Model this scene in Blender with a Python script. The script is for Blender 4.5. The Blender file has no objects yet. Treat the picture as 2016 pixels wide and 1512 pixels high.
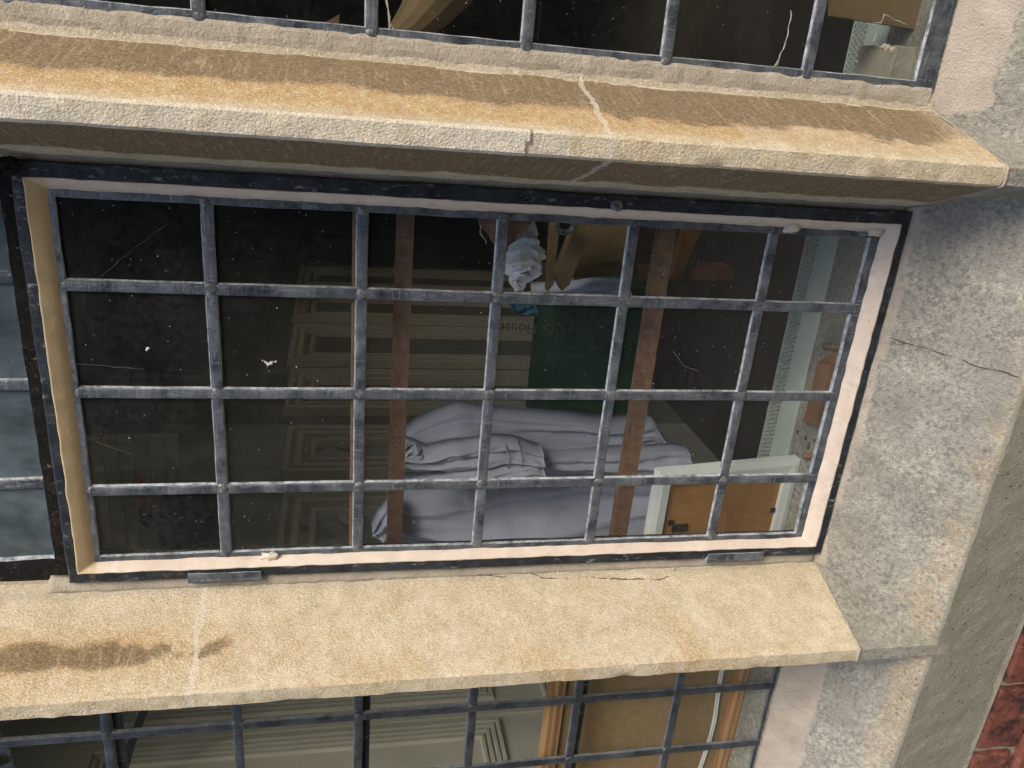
import bpy, bmesh, math, random
from mathutils import Vector, Matrix, noise
random.seed(11)
S = bpy.context.scene
COL = S.collection
RAD = math.radians

# ---------------------------------------------------------------- camera (phone held sideways: world up is picture left)
RM = [(0.08476204, -0.18576823, -0.97893082),
      (-0.92437477, -0.38140871, -0.00765966),
      (-0.37194982, 0.90554821, -0.20404845)]
CAM = Vector((0.35287166, -0.82718484, 0.16048032))
cd = bpy.data.cameras.new('camera'); cam = bpy.data.objects.new('camera', cd); COL.objects.link(cam)
cx, cy, cz = Vector(RM[0]), -Vector(RM[1]), -Vector(RM[2])
M = Matrix((cx, cy, cz)).transposed().to_4x4(); M.translation = CAM
cam.matrix_world = M
cd.sensor_fit = 'HORIZONTAL'; cd.sensor_width = 36.0; cd.lens = 36.0 * 1575.0 / 2016.0
cd.clip_start = 0.02; cd.clip_end = 2000
S.camera = cam

# ---------------------------------------------------------------- light: bright hazy day, soft sun from the right
SUN_EL, SUN_AZ = 40.0, 52.0       # azimuth measured from the wall normal (-Y) towards +X
w = bpy.data.worlds.new('World'); S.world = w; w.use_nodes = True
nt = w.node_tree; bg = nt.nodes['Background']
sky = nt.nodes.new('ShaderNodeTexSky'); sky.sky_type = 'NISHITA'; sky.sun_disc = False
sky.sun_elevation = RAD(SUN_EL); sky.sun_rotation = RAD(180 - SUN_AZ)
sky.air_density = 1.0; sky.dust_density = 3.0; sky.ozone_density = 1.0
nt.links.new(sky.outputs[0], bg.inputs[0]); bg.inputs[1].default_value = 0.15
sd = bpy.data.lights.new('sun', 'SUN'); sd.energy = 1.0; sd.angle = RAD(28); sd.color = (1.0, 0.955, 0.86)
so = bpy.data.objects.new('sun', sd); COL.objects.link(so)
ds = Vector((math.sin(RAD(SUN_AZ)) * math.cos(RAD(SUN_EL)), -math.cos(RAD(SUN_AZ)) * math.cos(RAD(SUN_EL)), math.sin(RAD(SUN_EL))))
so.rotation_euler = ds.to_track_quat('Z', 'Y').to_euler(); so.location = (2, -3, 3)
S.view_settings.view_transform = 'Standard'; S.view_settings.look = 'None'
S.view_settings.exposure = 1.09; S.view_settings.gamma = 1.0
S.render.engine = 'CYCLES'
try:
    S.cycles.transparent_max_bounces = 24
    S.cycles.max_bounces = 8
    S.cycles.sample_clamp_indirect = 4.0
except Exception: pass

# ---------------------------------------------------------------- helpers
def at(px, py, y):
    """world point on the plane Y=y seen at photo pixel (2016 wide): used to read real positions off the photograph"""
    d = Vector(RM[0]) * ((px - 1008) / 1575.0) + Vector(RM[1]) * ((py - 756) / 1575.0) + Vector(RM[2])
    return CAM + d * ((y - CAM.y) / d.y)
def atz(px, py, z):
    d = Vector(RM[0]) * ((px - 1008) / 1575.0) + Vector(RM[1]) * ((py - 756) / 1575.0) + Vector(RM[2])
    return CAM + d * ((z - CAM.z) / d.z)

def empty(name, label, cat, loc=(0, 0, 0), group=None):
    o = bpy.data.objects.new(name, None); COL.objects.link(o); o.location = loc
    o.empty_display_size = .05
    o['label'] = label; o['category'] = cat
    if group: o['group'] = group
    return o
def tag(o, label, cat, group=None):
    o['label'] = label; o['category'] = cat
    if group: o['group'] = group
    return o
def build(name, verts, faces, mat, parent=None, smooth=False, origin=None, attr=None):
    """verts in world coordinates"""
    if parent is not None: off = Vector(parent.location) if parent.parent is None else Vector(parent.location) + Vector(parent.parent.location)
    elif origin is not None: off = Vector(origin)
    else: off = Vector((0, 0, 0))
    me = bpy.data.meshes.new(name)
    me.from_pydata([tuple(Vector(v) - off) for v in verts], [], faces)
    me.validate(); me.update()
    o = bpy.data.objects.new(name, me); COL.objects.link(o)
    if mat: me.materials.append(mat)
    if parent is not None: o.parent = parent
    elif origin is not None: o.location = off
    if smooth:
        for p in me.polygons: p.use_smooth = True
        if attr: me.set_sharp_from_angle(angle=RAD(24))
    if attr:
        a = me.color_attributes.new('mask', 'FLOAT_COLOR', 'POINT')
        flat = []
        for c in attr: flat.extend(c)
        a.data.foreach_set('color', flat)
    return o
class MB:
    def __init__(s): s.v = []; s.f = []; s.a = []
    def add(s, v, f):
        n = len(s.v); s.v += [Vector(p) for p in v]; s.f += [tuple(i + n for i in q) for q in f]
    def box(s, x0, x1, y0, y1, z0, z1, bev=0.0, rot=None, piv=None, jit=0.0, seg=1):
        bm = bmesh.new(); bmesh.ops.create_cube(bm, size=1.0)
        for v in bm.verts:
            v.co = Vector(((x0 + x1) / 2 + v.co.x * (x1 - x0), (y0 + y1) / 2 + v.co.y * (y1 - y0), (z0 + z1) / 2 + v.co.z * (z1 - z0)))
        if bev > 0: bmesh.ops.bevel(bm, geom=list(bm.edges), offset=bev, segments=2, affect='EDGES', profile=.6)
        if seg > 1: bmesh.ops.subdivide_edges(bm, edges=list(bm.edges), cuts=seg, use_grid_fill=True)
        bm.verts.ensure_lookup_table()
        for i, v in enumerate(bm.verts): v.index = i
        pts = [v.co.copy() for v in bm.verts]
        if jit: pts = [p + noise.noise_vector(p * 60) * jit for p in pts]
        if rot is not None:
            pv = Vector(piv) if piv else Vector(((x0 + x1) / 2, (y0 + y1) / 2, (z0 + z1) / 2))
            pts = [rot @ (p - pv) + pv for p in pts]
        s.add(pts, [tuple(v.index for v in f.verts) for f in bm.faces]); bm.free()
    def sweep(s, path, side, out, sec, jit=0.0, cap=True, sc=40, taper=None):
        """closed section sec [(a,b)] in (side,out) along path"""
        n = len(sec); base = len(s.v); side = Vector(side); out = Vector(out)
        for i, p in enumerate(path):
            p = Vector(p); k = taper(i / (len(path) - 1)) if taper else 1
            for a, b in sec:
                q = p + side * (a * k) + out * (b * k)
                if jit: q = q + noise.noise_vector(q * sc) * jit
                s.v.append(q)
        for i in range(len(path) - 1):
            for j in range(n):
                j2 = (j + 1) % n
                s.f.append((base + i * n + j, base + i * n + j2, base + (i + 1) * n + j2, base + (i + 1) * n + j))
        if cap:
            s.f.append(tuple(base + j for j in reversed(range(n))))
            e = base + (len(path) - 1) * n
            s.f.append(tuple(e + j for j in range(n)))
    def ring(s, secs, n=60, jit=0.0, sc=40):
        """mitred rectangular frame; secs = [(x0,x1,z0,z1,y)...] closed loop of section corners"""
        base = len(s.v); m = len(secs)
        T = []
        for side in range(4):
            for i in range(n): T.append((side, i / n))
        for sd_, t in T:
            for (x0, x1, z0, z1, y) in secs:
                if sd_ == 0: p = (x0 + (x1 - x0) * t, y, z0)
                elif sd_ == 1: p = (x1, y, z0 + (z1 - z0) * t)
                elif sd_ == 2: p = (x1 + (x0 - x1) * t, y, z1)
                else: p = (x0, y, z1 + (z0 - z1) * t)
                p = Vector(p)
                if jit: p += noise.noise_vector(p * sc) * jit
                s.v.append(p)
        L = len(T)
        for i in range(L):
            for j in range(m):
                j2 = (j + 1) % m; i2 = (i + 1) % L
                s.f.append((base + i * m + j, base + i2 * m + j, base + i2 * m + j2, base + i * m + j2))
    def tube(s, path, r, n=8, jit=0.0, taper=None):
        path = [Vector(p) for p in path]; base = len(s.v)
        for i, p in enumerate(path):
            d = (path[min(i + 1, len(path) - 1)] - path[max(i - 1, 0)]).normalized()
            u = d.orthogonal().normalized() if i == 0 else (u - d * u.dot(d)).normalized()
            v = d.cross(u)
            rr = r * (taper(i / (len(path) - 1)) if taper else 1)
            for k in range(n):
                a = 2 * math.pi * k / n
                q = p + u * math.cos(a) * rr + v * math.sin(a) * rr
                if jit: q += noise.noise_vector(q * 90) * jit
                s.v.append(q)
        for i in range(len(path) - 1):
            for k in range(n):
                k2 = (k + 1) % n
                s.f.append((base + i * n + k, base + i * n + k2, base + (i + 1) * n + k2, base + (i + 1) * n + k))
        s.f.append(tuple(base + k for k in reversed(range(n))))
        e = base + (len(path) - 1) * n; s.f.append(tuple(e + k for k in range(n)))
    def blob(s, c, rx, ry, rz, jit=.2, sc=150, n=8, m=5):
        base = len(s.v); c = Vector(c)
        for i in range(m + 1):
            th = math.pi * i / m
            for k in range(n):
                ph = 2 * math.pi * k / n
                d = Vector((math.sin(th) * math.cos(ph), math.sin(th) * math.sin(ph), math.cos(th)))
                q = c + Vector((d.x * rx, d.y * ry, d.z * rz)) * (1 + jit * noise.noise((c + d * max(rx, rz)) * sc))
                s.v.append(q)
        for i in range(m):
            for k in range(n):
                k2 = (k + 1) % n
                s.f.append((base + i * n + k, base + i * n + k2, base + (i + 1) * n + k2, base + (i + 1) * n + k))
    def go(s, name, mat, parent=None, smooth=False, origin=None):
        return build(name, s.v, s.f, mat, parent, smooth, origin, s.a if s.a else None)

# ---------------------------------------------------------------- node helpers
class N:
    def __init__(s, name, rough=.8, spec=.3, metal=0.0):
        s.m = bpy.data.materials.new(name); s.m.use_nodes = True
        s.t = s.m.node_tree; s.b = s.t.nodes['Principled BSDF']; s.out = s.t.nodes['Material Output']
        s.b.inputs['Roughness'].default_value = rough; s.b.inputs['Metallic'].default_value = metal
        s.b.inputs['Specular IOR Level'].default_value = spec
        s.co = s.t.nodes.new('ShaderNodeTexCoord').outputs['Object']
        s.geo = None
    def link(s, a, b): s.t.links.new(a, b)
    def put(s, sock, v):
        if hasattr(v, 'is_linked') or hasattr(v, 'links'): s.link(v, sock)
        elif isinstance(v, (tuple, list)):
            sock.default_value = tuple(v) + (1.0,) if (len(v) == 3 and sock.type == 'RGBA') else tuple(v)
        else: sock.default_value = v
    def mapping(s, scale=(1, 1, 1), rot=(0, 0, 0), vec=None):
        n = s.t.nodes.new('ShaderNodeMapping'); s.link(vec or s.co, n.inputs[0]); n.inputs['Scale'].default_value = scale; n.inputs['Rotation'].default_value = rot
        return n.outputs[0]
    def noise(s, scale, detail=4, rough=.55, vec=None, dist=0.0):
        n = s.t.nodes.new('ShaderNodeTexNoise'); s.link(vec or s.co, n.inputs['Vector'])
        n.inputs['Scale'].default_value = scale; n.inputs['Detail'].default_value = detail
        n.inputs['Roughness'].default_value = rough; n.inputs['Distortion'].default_value = dist
        return n.outputs['Fac']
    def vor(s, scale, feat='F1', vec=None, out='Distance', rnd=1.0):
        n = s.t.nodes.new('ShaderNodeTexVoronoi'); n.feature = feat; s.link(vec or s.co, n.inputs['Vector'])
        n.inputs['Scale'].default_value = scale; n.inputs['Randomness'].default_value = rnd
        return n.outputs[out]
    def wave(s, scale, dist=2, detail=2, vec=None, dscale=1.0, dirn='X'):
        n = s.t.nodes.new('ShaderNodeTexWave'); s.link(vec or s.co, n.inputs['Vector']); n.bands_direction = dirn
        n.inputs['Scale'].default_value = scale; n.inputs['Distortion'].default_value = dist; n.inputs['Detail'].default_value = detail
        n.inputs['Detail Scale'].default_value = dscale
        return n.outputs['Fac']
    def ramp(s, fac, stops, ease='LINEAR'):
        n = s.t.nodes.new('ShaderNodeValToRGB'); n.color_ramp.interpolation = ease
        e = n.color_ramp.elements
        while len(e) < len(stops): e.new(.5)
        for i, (p, c) in enumerate(stops):
            e[i].position = p
            e[i].color = (c, c, c, 1) if not isinstance(c, (tuple, list)) else (c[0], c[1], c[2], 1)
        s.link(fac, n.inputs[0]); return n.outputs['Color']
    def mix(s, fac, a, b, mode='MIX'):
        n = s.t.nodes.new('ShaderNodeMix'); n.data_type = 'RGBA'; n.blend_type = mode
        s.put(n.inputs[0], fac); s.put(n.inputs[6], a); s.put(n.inputs[7], b); return n.outputs[2]
    def math(s, op, a, b=0.0, c=0.0, clamp=False):
        n = s.t.nodes.new('ShaderNodeMath'); n.operation = op; n.use_clamp = clamp
        s.put(n.inputs[0], a); s.put(n.inputs[1], b); s.put(n.inputs[2], c); return n.outputs[0]
    def attr(s, name='mask'):
        n = s.t.nodes.new('ShaderNodeVertexColor'); n.layer_name = name
        sp = s.t.nodes.new('ShaderNodeSeparateColor'); s.link(n.outputs['Color'], sp.inputs[0])
        return sp.outputs[0], sp.outputs[1], sp.outputs[2], n.outputs['Alpha']
    def xyz(s, vec=None):
        n = s.t.nodes.new('ShaderNodeSeparateXYZ'); s.link(vec or s.co, n.inputs[0]); return n.outputs
    def normal_z(s):
        g = s.t.nodes.new('ShaderNodeNewGeometry'); n = s.t.nodes.new('ShaderNodeSeparateXYZ'); s.link(g.outputs['Normal'], n.inputs[0]); return n.outputs[2]
    def bump(s, h, strength=.5, dist=.001, prev=None):
        n = s.t.nodes.new('ShaderNodeBump'); s.link(h, n.inputs['Height']); n.inputs['Strength'].default_value = strength; n.inputs['Distance'].default_value = dist
        if prev is not None: s.link(prev, n.inputs['Normal'])
        return n.outputs[0]
    def done(s, col=None, nrm=None, rough=None, metal=None):
        if col is not None: s.put(s.b.inputs['Base Color'], col)
        if nrm is not None: s.link(nrm, s.b.inputs['Normal'])
        if rough is not None: s.put(s.b.inputs['Roughness'], rough)
        if metal is not None: s.put(s.b.inputs['Metallic'], metal)
        return s.m

# ---------------------------------------------------------------- materials
def stone_mat(name, joints=(), jw=.0026):
    n = N(name, .92, .15)
    r, g, b, a = n.attr()
    f1 = n.noise(28, 5, .6); f2 = n.noise(260, 3, .7); f3 = n.noise(700, 2, .6); f4 = n.noise(90, 4, .65)
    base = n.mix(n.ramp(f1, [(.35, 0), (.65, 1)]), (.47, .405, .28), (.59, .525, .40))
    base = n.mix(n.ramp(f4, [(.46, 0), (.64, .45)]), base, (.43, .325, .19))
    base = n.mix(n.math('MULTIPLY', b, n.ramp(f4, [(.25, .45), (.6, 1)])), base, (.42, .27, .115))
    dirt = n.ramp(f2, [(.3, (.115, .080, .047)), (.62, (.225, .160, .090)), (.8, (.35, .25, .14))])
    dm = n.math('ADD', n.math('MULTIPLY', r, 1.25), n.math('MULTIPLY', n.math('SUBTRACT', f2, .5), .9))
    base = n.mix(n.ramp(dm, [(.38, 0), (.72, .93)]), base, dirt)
    pm = n.math('ADD', g, n.math('MULTIPLY', n.math('SUBTRACT', f4, .5), .8))
    base = n.mix(n.ramp(pm, [(.4, 0), (.7, .92)]), base, n.mix(f2, (.50, .45, .36), (.66, .61, .52)))
    base = n.mix(a, (.36, .325, .265), base)
    # diagonal tooling streaks
    sv = n.mapping((20, 20, 230), (0, RAD(40), 0))
    st = n.math('ADD', n.noise(1.0, 4, .7, sv), n.math('MULTIPLY', n.math('SUBTRACT', f2, .5), .3))
    base = n.mix(n.math('MULTIPLY', n.ramp(st, [(.53, 0), (.72, .4)]), n.math('SUBTRACT', 1.0, g)), base, (.56, .47, .32))
    z = n.xyz()[2]
    wob = n.math('MULTIPLY', n.math('SUBTRACT', n.noise(20, 5, .7), .5), .020)
    for zj in joints:
        d = n.math('ABSOLUTE', n.math('ADD', n.math('SUBTRACT', z, zj), wob))
        jm = n.math('LESS_THAN', d, n.math('MULTIPLY', n.ramp(n.noise(140, 4, .7), [(.25, .2), (.65, 1.3)]), jw))
        base = n.mix(n.math('MULTIPLY', jm, .6), base, n.mix(f2, (.55, .5, .42), (.68, .64, .57)))
    gs = n.noise(430, 4, .75, n.mapping((1, 1, .7), (0, RAD(25), 0)))
    base = n.mix(n.ramp(gs, [(.32, .8), (.49, 0)]), base, n.mix(.45, base, (.10, .07, .04)))
    base = n.mix(n.math('MULTIPLY', n.ramp(gs, [(.53, 0), (.66, .65)]), n.math('SUBTRACT', 1.0, n.math('MULTIPLY', r, .75), 0, True)), base, (.70, .62, .48))
    base = n.mix(n.ramp(f3, [(.66, 0), (.82, .5)]), base, (.72, .65, .52))
    h = n.math('ADD', n.math('MULTIPLY', n.noise(560, 3, .65), 1.0), n.math('MULTIPLY', n.vor(480, vec=n.mapping((1, 1, .8))), .45))
    nb = n.bump(h, .75, .0015); nb = n.bump(n.noise(160, 4, .65), .25, .0013, nb)
    return n.done(base, nb)
m_stone_r = stone_mat('weathered_limestone_r', (.403,), .0032)
m_stone_l = stone_mat('weathered_limestone_l', (.785,), .0034)
m_stone = stone_mat('weathered_limestone')

def sill_mat():
    n = N('sill_concrete', .93, .12)
    r, g, b, a = n.attr()          # r sandy aggregate, g pink mortar, b green front
    f1 = n.noise(14, 6, .65); f2 = n.noise(240, 3, .7); f3 = n.noise(60, 5, .7); f4 = n.noise(650, 2, .6)
    base = n.mix(n.ramp(f1, [(.35, 0), (.65, 1)]), (.24, .226, .192), (.345, .328, .285))
    base = n.mix(n.ramp(n.math('ADD', n.math('MULTIPLY', n.noise(170, 4, .75), .7), n.math('MULTIPLY', f1, .35)), [(.50, 0), (.62, .8)]), base, (.145, .14, .125))
    base = n.mix(n.ramp(n.noise(240, 4, .75, n.mapping((1.1, 1, 1))), [(.56, 0), (.68, .7)]), base, (.46, .44, .385))
    sand = n.ramp(f2, [(.25, (.2, .165, .11)), (.5, (.37, .315, .225)), (.75, (.54, .485, .38))])
    sm = n.math('ADD', r, n.math('MULTIPLY', n.math('SUBTRACT', f3, .5), 1.1))
    base = n.mix(n.ramp(sm, [(.35, 0), (.7, .8)]), base, sand)
    # lichen
    lm = n.math('MULTIPLY', n.ramp(n.noise(11, 4, .6), [(.46, 0), (.58, 1)]), n.ramp(n.noise(150, 5, .8), [(.46, 0), (.58, 1)]))
    base = n.mix(n.math('MULTIPLY', n.math('MULTIPLY', lm, .7), a), base, (.48, .47, .39))
    gr = n.math('MULTIPLY', n.ramp(n.noise(8, 4, .6, n.mapping((1, 1, 1.3))), [(.5, 0), (.66, 1)]), n.ramp(n.noise(190, 5, .8), [(.42, 0), (.60, .5)]))
    base = n.mix(gr, base, (.105, .11, .085))
    base = n.mix(n.ramp(n.noise(420, 2, .6), [(.7, 0), (.76, .7)]), base, (.6, .57, .5))
    pk = n.mix(n.ramp(n.noise(20, 5, .6), [(.35, 0), (.65, 1)]), (.35, .305, .25), (.47, .415, .345))
    gm = n.math('ADD', g, n.math('MULTIPLY', n.math('SUBTRACT', f3, .5), .55))
    base = n.mix(n.ramp(gm, [(.45, 0), (.58, .9)]), base, pk)
    fr = n.mix(n.ramp(n.noise(24, 5, .65), [(.35, 0), (.7, 1)]), (.235, .215, .175), (.20, .195, .145))
    fr = n.mix(n.ramp(f2, [(.55, 0), (.8, .6)]), fr, (.40, .37, .31))
    base = n.mix(b, base, fr)
    v = n.vor(75, vec=None); pits = n.ramp(v, [(.08, 1), (.14, 0)])
    base = n.mix(n.math('MULTIPLY', pits, n.math('ADD', .1, n.math('MULTIPLY', b, .7))), base, (.06, .052, .042))
    pebc = n.vor(120, out='Color'); pd = n.ramp(n.vor(120), [(.2, 1), (.32, 0)])
    pcol = n.mix(n.xyz(pebc)[0], (.33, .16, .07), (.16, .12, .09))
    base = n.mix(n.math('MULTIPLY', n.math('MULTIPLY', pd, r), n.ramp(n.xyz(pebc)[1], [(.72, 0), (.75, .85)])), base, pcol)
    base = n.mix(n.ramp(f4, [(.25, .35), (.42, 0)]), base, (.07, .065, .055))
    h = n.math('ADD', n.noise(480, 3, .7), n.math('MULTIPLY', n.vor(380), .6))
    nb = n.bump(h, .75, .0018); nb = n.bump(n.noise(90, 5, .65), .35, .0025, nb); nb = n.bump(n.ramp(v, [(.06, 0), (.16, 1)]), .3, .002, nb)
    return n.done(base, nb)
m_sill = sill_mat()

n = N('lime_mortar', .95, .1)
m_mortar = n.done(n.mix(n.ramp(n.noise(40, 5, .65), [(.3, 0), (.7, 1)]), (.33, .292, .235), (.46, .415, .34)),
                  n.bump(n.noise(330, 4, .65), .8, .0025))
n = N('black_iron_paint', .5, .35)
c = n.mix(n.ramp(n.noise(45, 4, .6), [(.4, 0), (.7, 1)]), (.011, .014, .018), (.032, .039, .048))
c = n.mix(n.ramp(n.noise(150, 5, .8, n.mapping((1, 1, .35))), [(.575, 0), (.68, .6)]), c, (.36, .37, .39))
c = n.mix(n.ramp(n.noise(38, 4, .7), [(.68, 0), (.76, .8)]), c, (.13, .07, .045))
m_iron = n.done(c, n.bump(n.noise(130, 4, .6), .5, .002), n.ramp(n.noise(60, 3), [(.3, .38), (.7, .7)]))
n = N('rusty_black_iron', .85, .2)
c = n.mix(n.ramp(n.noise(60, 5, .7), [(.45, 0), (.65, 1)]), (.007, .007, .007), (.022, .016, .012))
c = n.mix(n.ramp(n.noise(220, 4, .75), [(.62, 0), (.7, .6)]), c, (.28, .25, .2))
m_rustblack = n.done(c, n.bump(n.noise(160, 5, .7), .9, .003))
n = N('glazing_putty', .55, .35)
c = n.mix(n.ramp(n.noise(14, 4, .55), [(.35, 0), (.65, 1)]), (.56, .465, .395), (.60, .515, .43))
c = n.mix(n.ramp(n.noise(55, 4, .6), [(.5, 0), (.75, .6)]), c, (.68, .62, .57))
c = n.mix(n.ramp(n.vor(55), [(.03, .8), (.06, 0)]), c, (.2, .12, .08))
c = n.mix(n.ramp(n.noise(75, 5, .7, n.mapping((1, 1, .4))), [(.56, 0), (.74, .5)]), c, (.34, .25, .18))
c = n.mix(n.ramp(n.xyz()[2], [(.893, 0), (.898, .85)]), c, (.50, .375, .21))
c = n.mix(n.ramp(n.noise(210, 4, .8), [(.63, 0), (.70, .6)]), c, (.74, .72, .68))
m_putty = n.done(c, n.bump(n.noise(38, 4, .6), .6, .003))
def lead_mat(name, k, wht):
    n = N(name, .4, .5, .35)
    c = n.mix(n.ramp(n.noise(38, 5, .65), [(.35, 0), (.68, 1)]), (.036 * k, .046 * k, .060 * k), (.165 * k, .18 * k, .205 * k))
    st = n.math('MAXIMUM', n.noise(1.0, 5, .8, n.mapping((340, 300, 34))), n.noise(1.0, 5, .8, n.mapping((34, 300, 340))))
    chalk = n.math('MULTIPLY', n.ramp(n.noise(15, 3, .6), [(.36, .25), (.64, 1)]), n.ramp(st, [(.56, 0), (.72, wht)]))
    c = n.mix(chalk, c, (.42, .45, .50))
    c = n.mix(n.ramp(n.noise(480, 3, .8), [(.66, 0), (.72, wht)]), c, (.62, .64, .66))
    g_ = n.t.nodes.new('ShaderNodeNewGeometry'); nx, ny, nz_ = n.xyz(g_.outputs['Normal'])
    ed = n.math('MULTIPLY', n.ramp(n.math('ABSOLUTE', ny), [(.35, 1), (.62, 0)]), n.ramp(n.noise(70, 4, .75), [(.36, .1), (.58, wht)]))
    c = n.mix(ed, c, (.60, .64, .67))  # side faces paled: edge highlight painted in along with white residue
    return n.done(c, n.bump(n.noise(230, 4, .6), .6, .0016), n.ramp(n.noise(80, 3), [(.3, .3), (.7, .6)]))
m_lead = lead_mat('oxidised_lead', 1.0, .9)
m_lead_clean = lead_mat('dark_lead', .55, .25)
n = N('solder', .5, .4, .3)
m_solder = n.done(n.mix(n.ramp(n.noise(150, 4, .7), [(.4, 0), (.7, 1)]), (.06, .065, .075), (.27, .28, .29)), n.bump(n.noise(250, 3), .5, .001))
n = N('rusty_bar', .9, .15)
c = n.mix(n.ramp(n.noise(70, 5, .7), [(.35, 0), (.65, 1)]), (.17, .085, .052), (.24, .14, .092))
c = n.mix(n.ramp(n.noise(130, 5, .75), [(.52, 0), (.64, .8)]), c, (.20, .18, .17))
m_rust = n.done(c, n.bump(n.noise(200, 5, .7), .6, .002))

def glass_mat(name, bumps=.06, bscale=90, dirt=1.0, film=.02, tint=(.875, .905, .89), rough=.015, dcol=(.62, .63, .62, 1)):
    n = N(name)
    t = n.t; out = n.out
    tr = t.nodes.new('ShaderNodeBsdfTransparent'); tr.inputs[0].default_value = tint + (1,)
    gl = t.nodes.new('ShaderNodeBsdfGlossy'); gl.inputs['Roughness'].default_value = rough
    nb = n.bump(n.noise(bscale, 3, .55), bumps, .003); n.link(nb, gl.inputs['Normal'])
    fr = t.nodes.new('ShaderNodeFresnel'); gg = t.nodes.new('ShaderNodeNewGeometry')
    n.link(n.math('ADD', 1.5, n.math('MULTIPLY', gg.outputs['Backfacing'], 1 / 1.5 - 1.5)), fr.inputs[0])
    mx = t.nodes.new('ShaderNodeMixShader'); n.link(fr.outputs[0], mx.inputs[0]); n.link(tr.outputs[0], mx.inputs[1]); n.link(gl.outputs[0], mx.inputs[2])
    df = t.nodes.new('ShaderNodeBsdfDiffuse'); df.inputs[0].default_value = dcol
    v = n.vor(190); vc = n.vor(190, out='Color')
    sp = n.math('MULTIPLY', n.ramp(v, [(.07, 1), (.12, 0)]), n.ramp(n.xyz(vc)[0], [(.80, 0), (.84, 1)]))
    v2 = n.vor(60); vc2 = n.vor(60, out='Color')
    sp2 = n.math('MULTIPLY', n.ramp(v2, [(.035, 1), (.055, 0)]), n.ramp(n.xyz(vc2)[0], [(.72, 0), (.75, 1)]))
    fl = n.math('MULTIPLY', n.ramp(n.noise(16, 5, .7), [(.35, film * .6), (.75, film * 1.8)]), n.ramp(n.noise(130, 4, .75), [(.38, .55 if film < .1 else .85), (.66, 1.35 if film < .1 else 1.1)]))
    if film < .1: fl = n.math('MULTIPLY', fl, n.ramp(n.xyz()[2], [(.55, .8), (.85, 1.5)]))
    dm = n.math('MAXIMUM', n.math('MULTIPLY', n.math('MAXIMUM', sp, sp2), .75 * dirt), fl)
    m2 = t.nodes.new('ShaderNodeMixShader'); n.link(dm, m2.inputs[0]); n.link(mx.outputs[0], m2.inputs[1]); n.link(df.outputs[0], m2.inputs[2])
    n.link(m2.outputs[0], out.inputs['Surface'])
    t.nodes.remove(n.b)
    return n.m
m_glass = glass_mat('old_window_glass', .16, 120, 1.0, .016)
m_glass_l = glass_mat('clean_window_glass', .02, 20, .35, .006, (.90, .93, .915))
m_glass_r = glass_mat('cobwebbed_window_glass', .05, 40, .5, .010)
m_glass_v = glass_mat('dusty_sky_tinted_vent_glass', .05, 60, .7, .19, (.66, .78, .84), .08, (.40, .52, .60, 1))  # blue film: dust plus the sky's reflection put into its colour

def plain(name, c1, c2, scale=30, rough=.8, bs=200, bst=.3, bd=.001, spec=.3):
    n = N(name, rough, spec)
    return n.done(n.mix(n.ramp(n.noise(scale, 5, .6), [(.3, 0), (.7, 1)]), c1, c2), n.bump(n.noise(bs, 4, .6), bst, bd))
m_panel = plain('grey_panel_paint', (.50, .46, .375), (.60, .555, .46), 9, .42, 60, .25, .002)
m_panel2 = plain('panel_paint_dimmed', (.40, .37, .295), (.49, .455, .37), 9, .45, 60, .25, .002)  # panel paint dimmed for the light lost further into the room
m_panel3 = plain('panel_paint_deep_shade', (.20, .175, .13), (.28, .25, .19), 7, .5, 60, .25, .002)  # darkest panel copy, deep-room shade put into the colour
m_litmould = plain('lit_moulding_tone', (.66, .585, .45), (.76, .68, .53), 30, .4, 60, .2, .001)  # window light on the deep moulding ridges painted as a paler tone
m_hard = plain('brown_hardboard', (.29, .135, .04), (.36, .18, .06), 60, .85, 300, .4)
m_hard2 = plain('tan_hardboard', (.26, .165, .075), (.33, .215, .105), 60, .85, 300, .4)
n = N('pine_wood', .6, .3)
c = n.mix(n.ramp(n.wave(26, 5, 3, n.mapping((.12, 1, 1)), 1.2, 'Z'), [(.2, 0), (.8, 1)]), (.34, .155, .065), (.50, .30, .145))
m_pine = n.done(c, n.bump(n.noise(120), .2, .001))
m_white = plain('white_frame_paint', (.62, .64, .62), (.70, .72, .70), 20, .4, 80, .1)
m_green = plain('dark_green_card', (.016, .055, .032), (.022, .075, .042), 12, .5, 60, .2)
m_gold = plain('gold_print', (.09, .095, .045), (.12, .125, .058), 40, .5)
m_black = plain('black_plastic', (.012, .013, .015), (.025, .025, .03), 40, .4)
m_cloth = plain('white_cotton', (.48, .49, .60), (.56, .57, .68), 14, .9, 900, .25, .0006, .1)
m_seam = plain('cotton_seam', (.30, .30, .36), (.36, .36, .42), 30, .95)
m_paper = plain('white_tissue', (.66, .67, .74), (.74, .75, .80), 20, .9, 250, .3)
m_mint = plain('pale_green_paint', (.44, .51, .45), (.50, .56, .50), 16, .55, 140, .2)
m_innersill = plain('inner_stone_ledge', (.28, .25, .195), (.40, .36, .29), 24, .9, 130, .6, .003)
m_orange = plain('orange_varnished_wood', (.065, .025, .006), (.10, .040, .010), 30, .5)
m_tan = plain('brown_wood', (.15, .10, .05), (.21, .14, .072), 26, .6)
m_oldwood = plain('old_brown_wood', (.15, .075, .042), (.22, .12, .07), 50, .85, 150, .5, .002)
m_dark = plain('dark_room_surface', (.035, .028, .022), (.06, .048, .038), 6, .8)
m_bag = plain('black_bag', (.015, .02, .02), (.03, .038, .038), 30, .7, 60, .6, .004)
m_red = plain('red_strap', (.35, .03, .03), (.42, .05, .05), 30, .7)
m_blue = plain('blue_cloth', (.03, .09, .16), (.05, .13, .20), 20, .9)
m_board = plain('pale_boarding', (.50, .45, .36), (.60, .55, .45), 12, .7)
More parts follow.
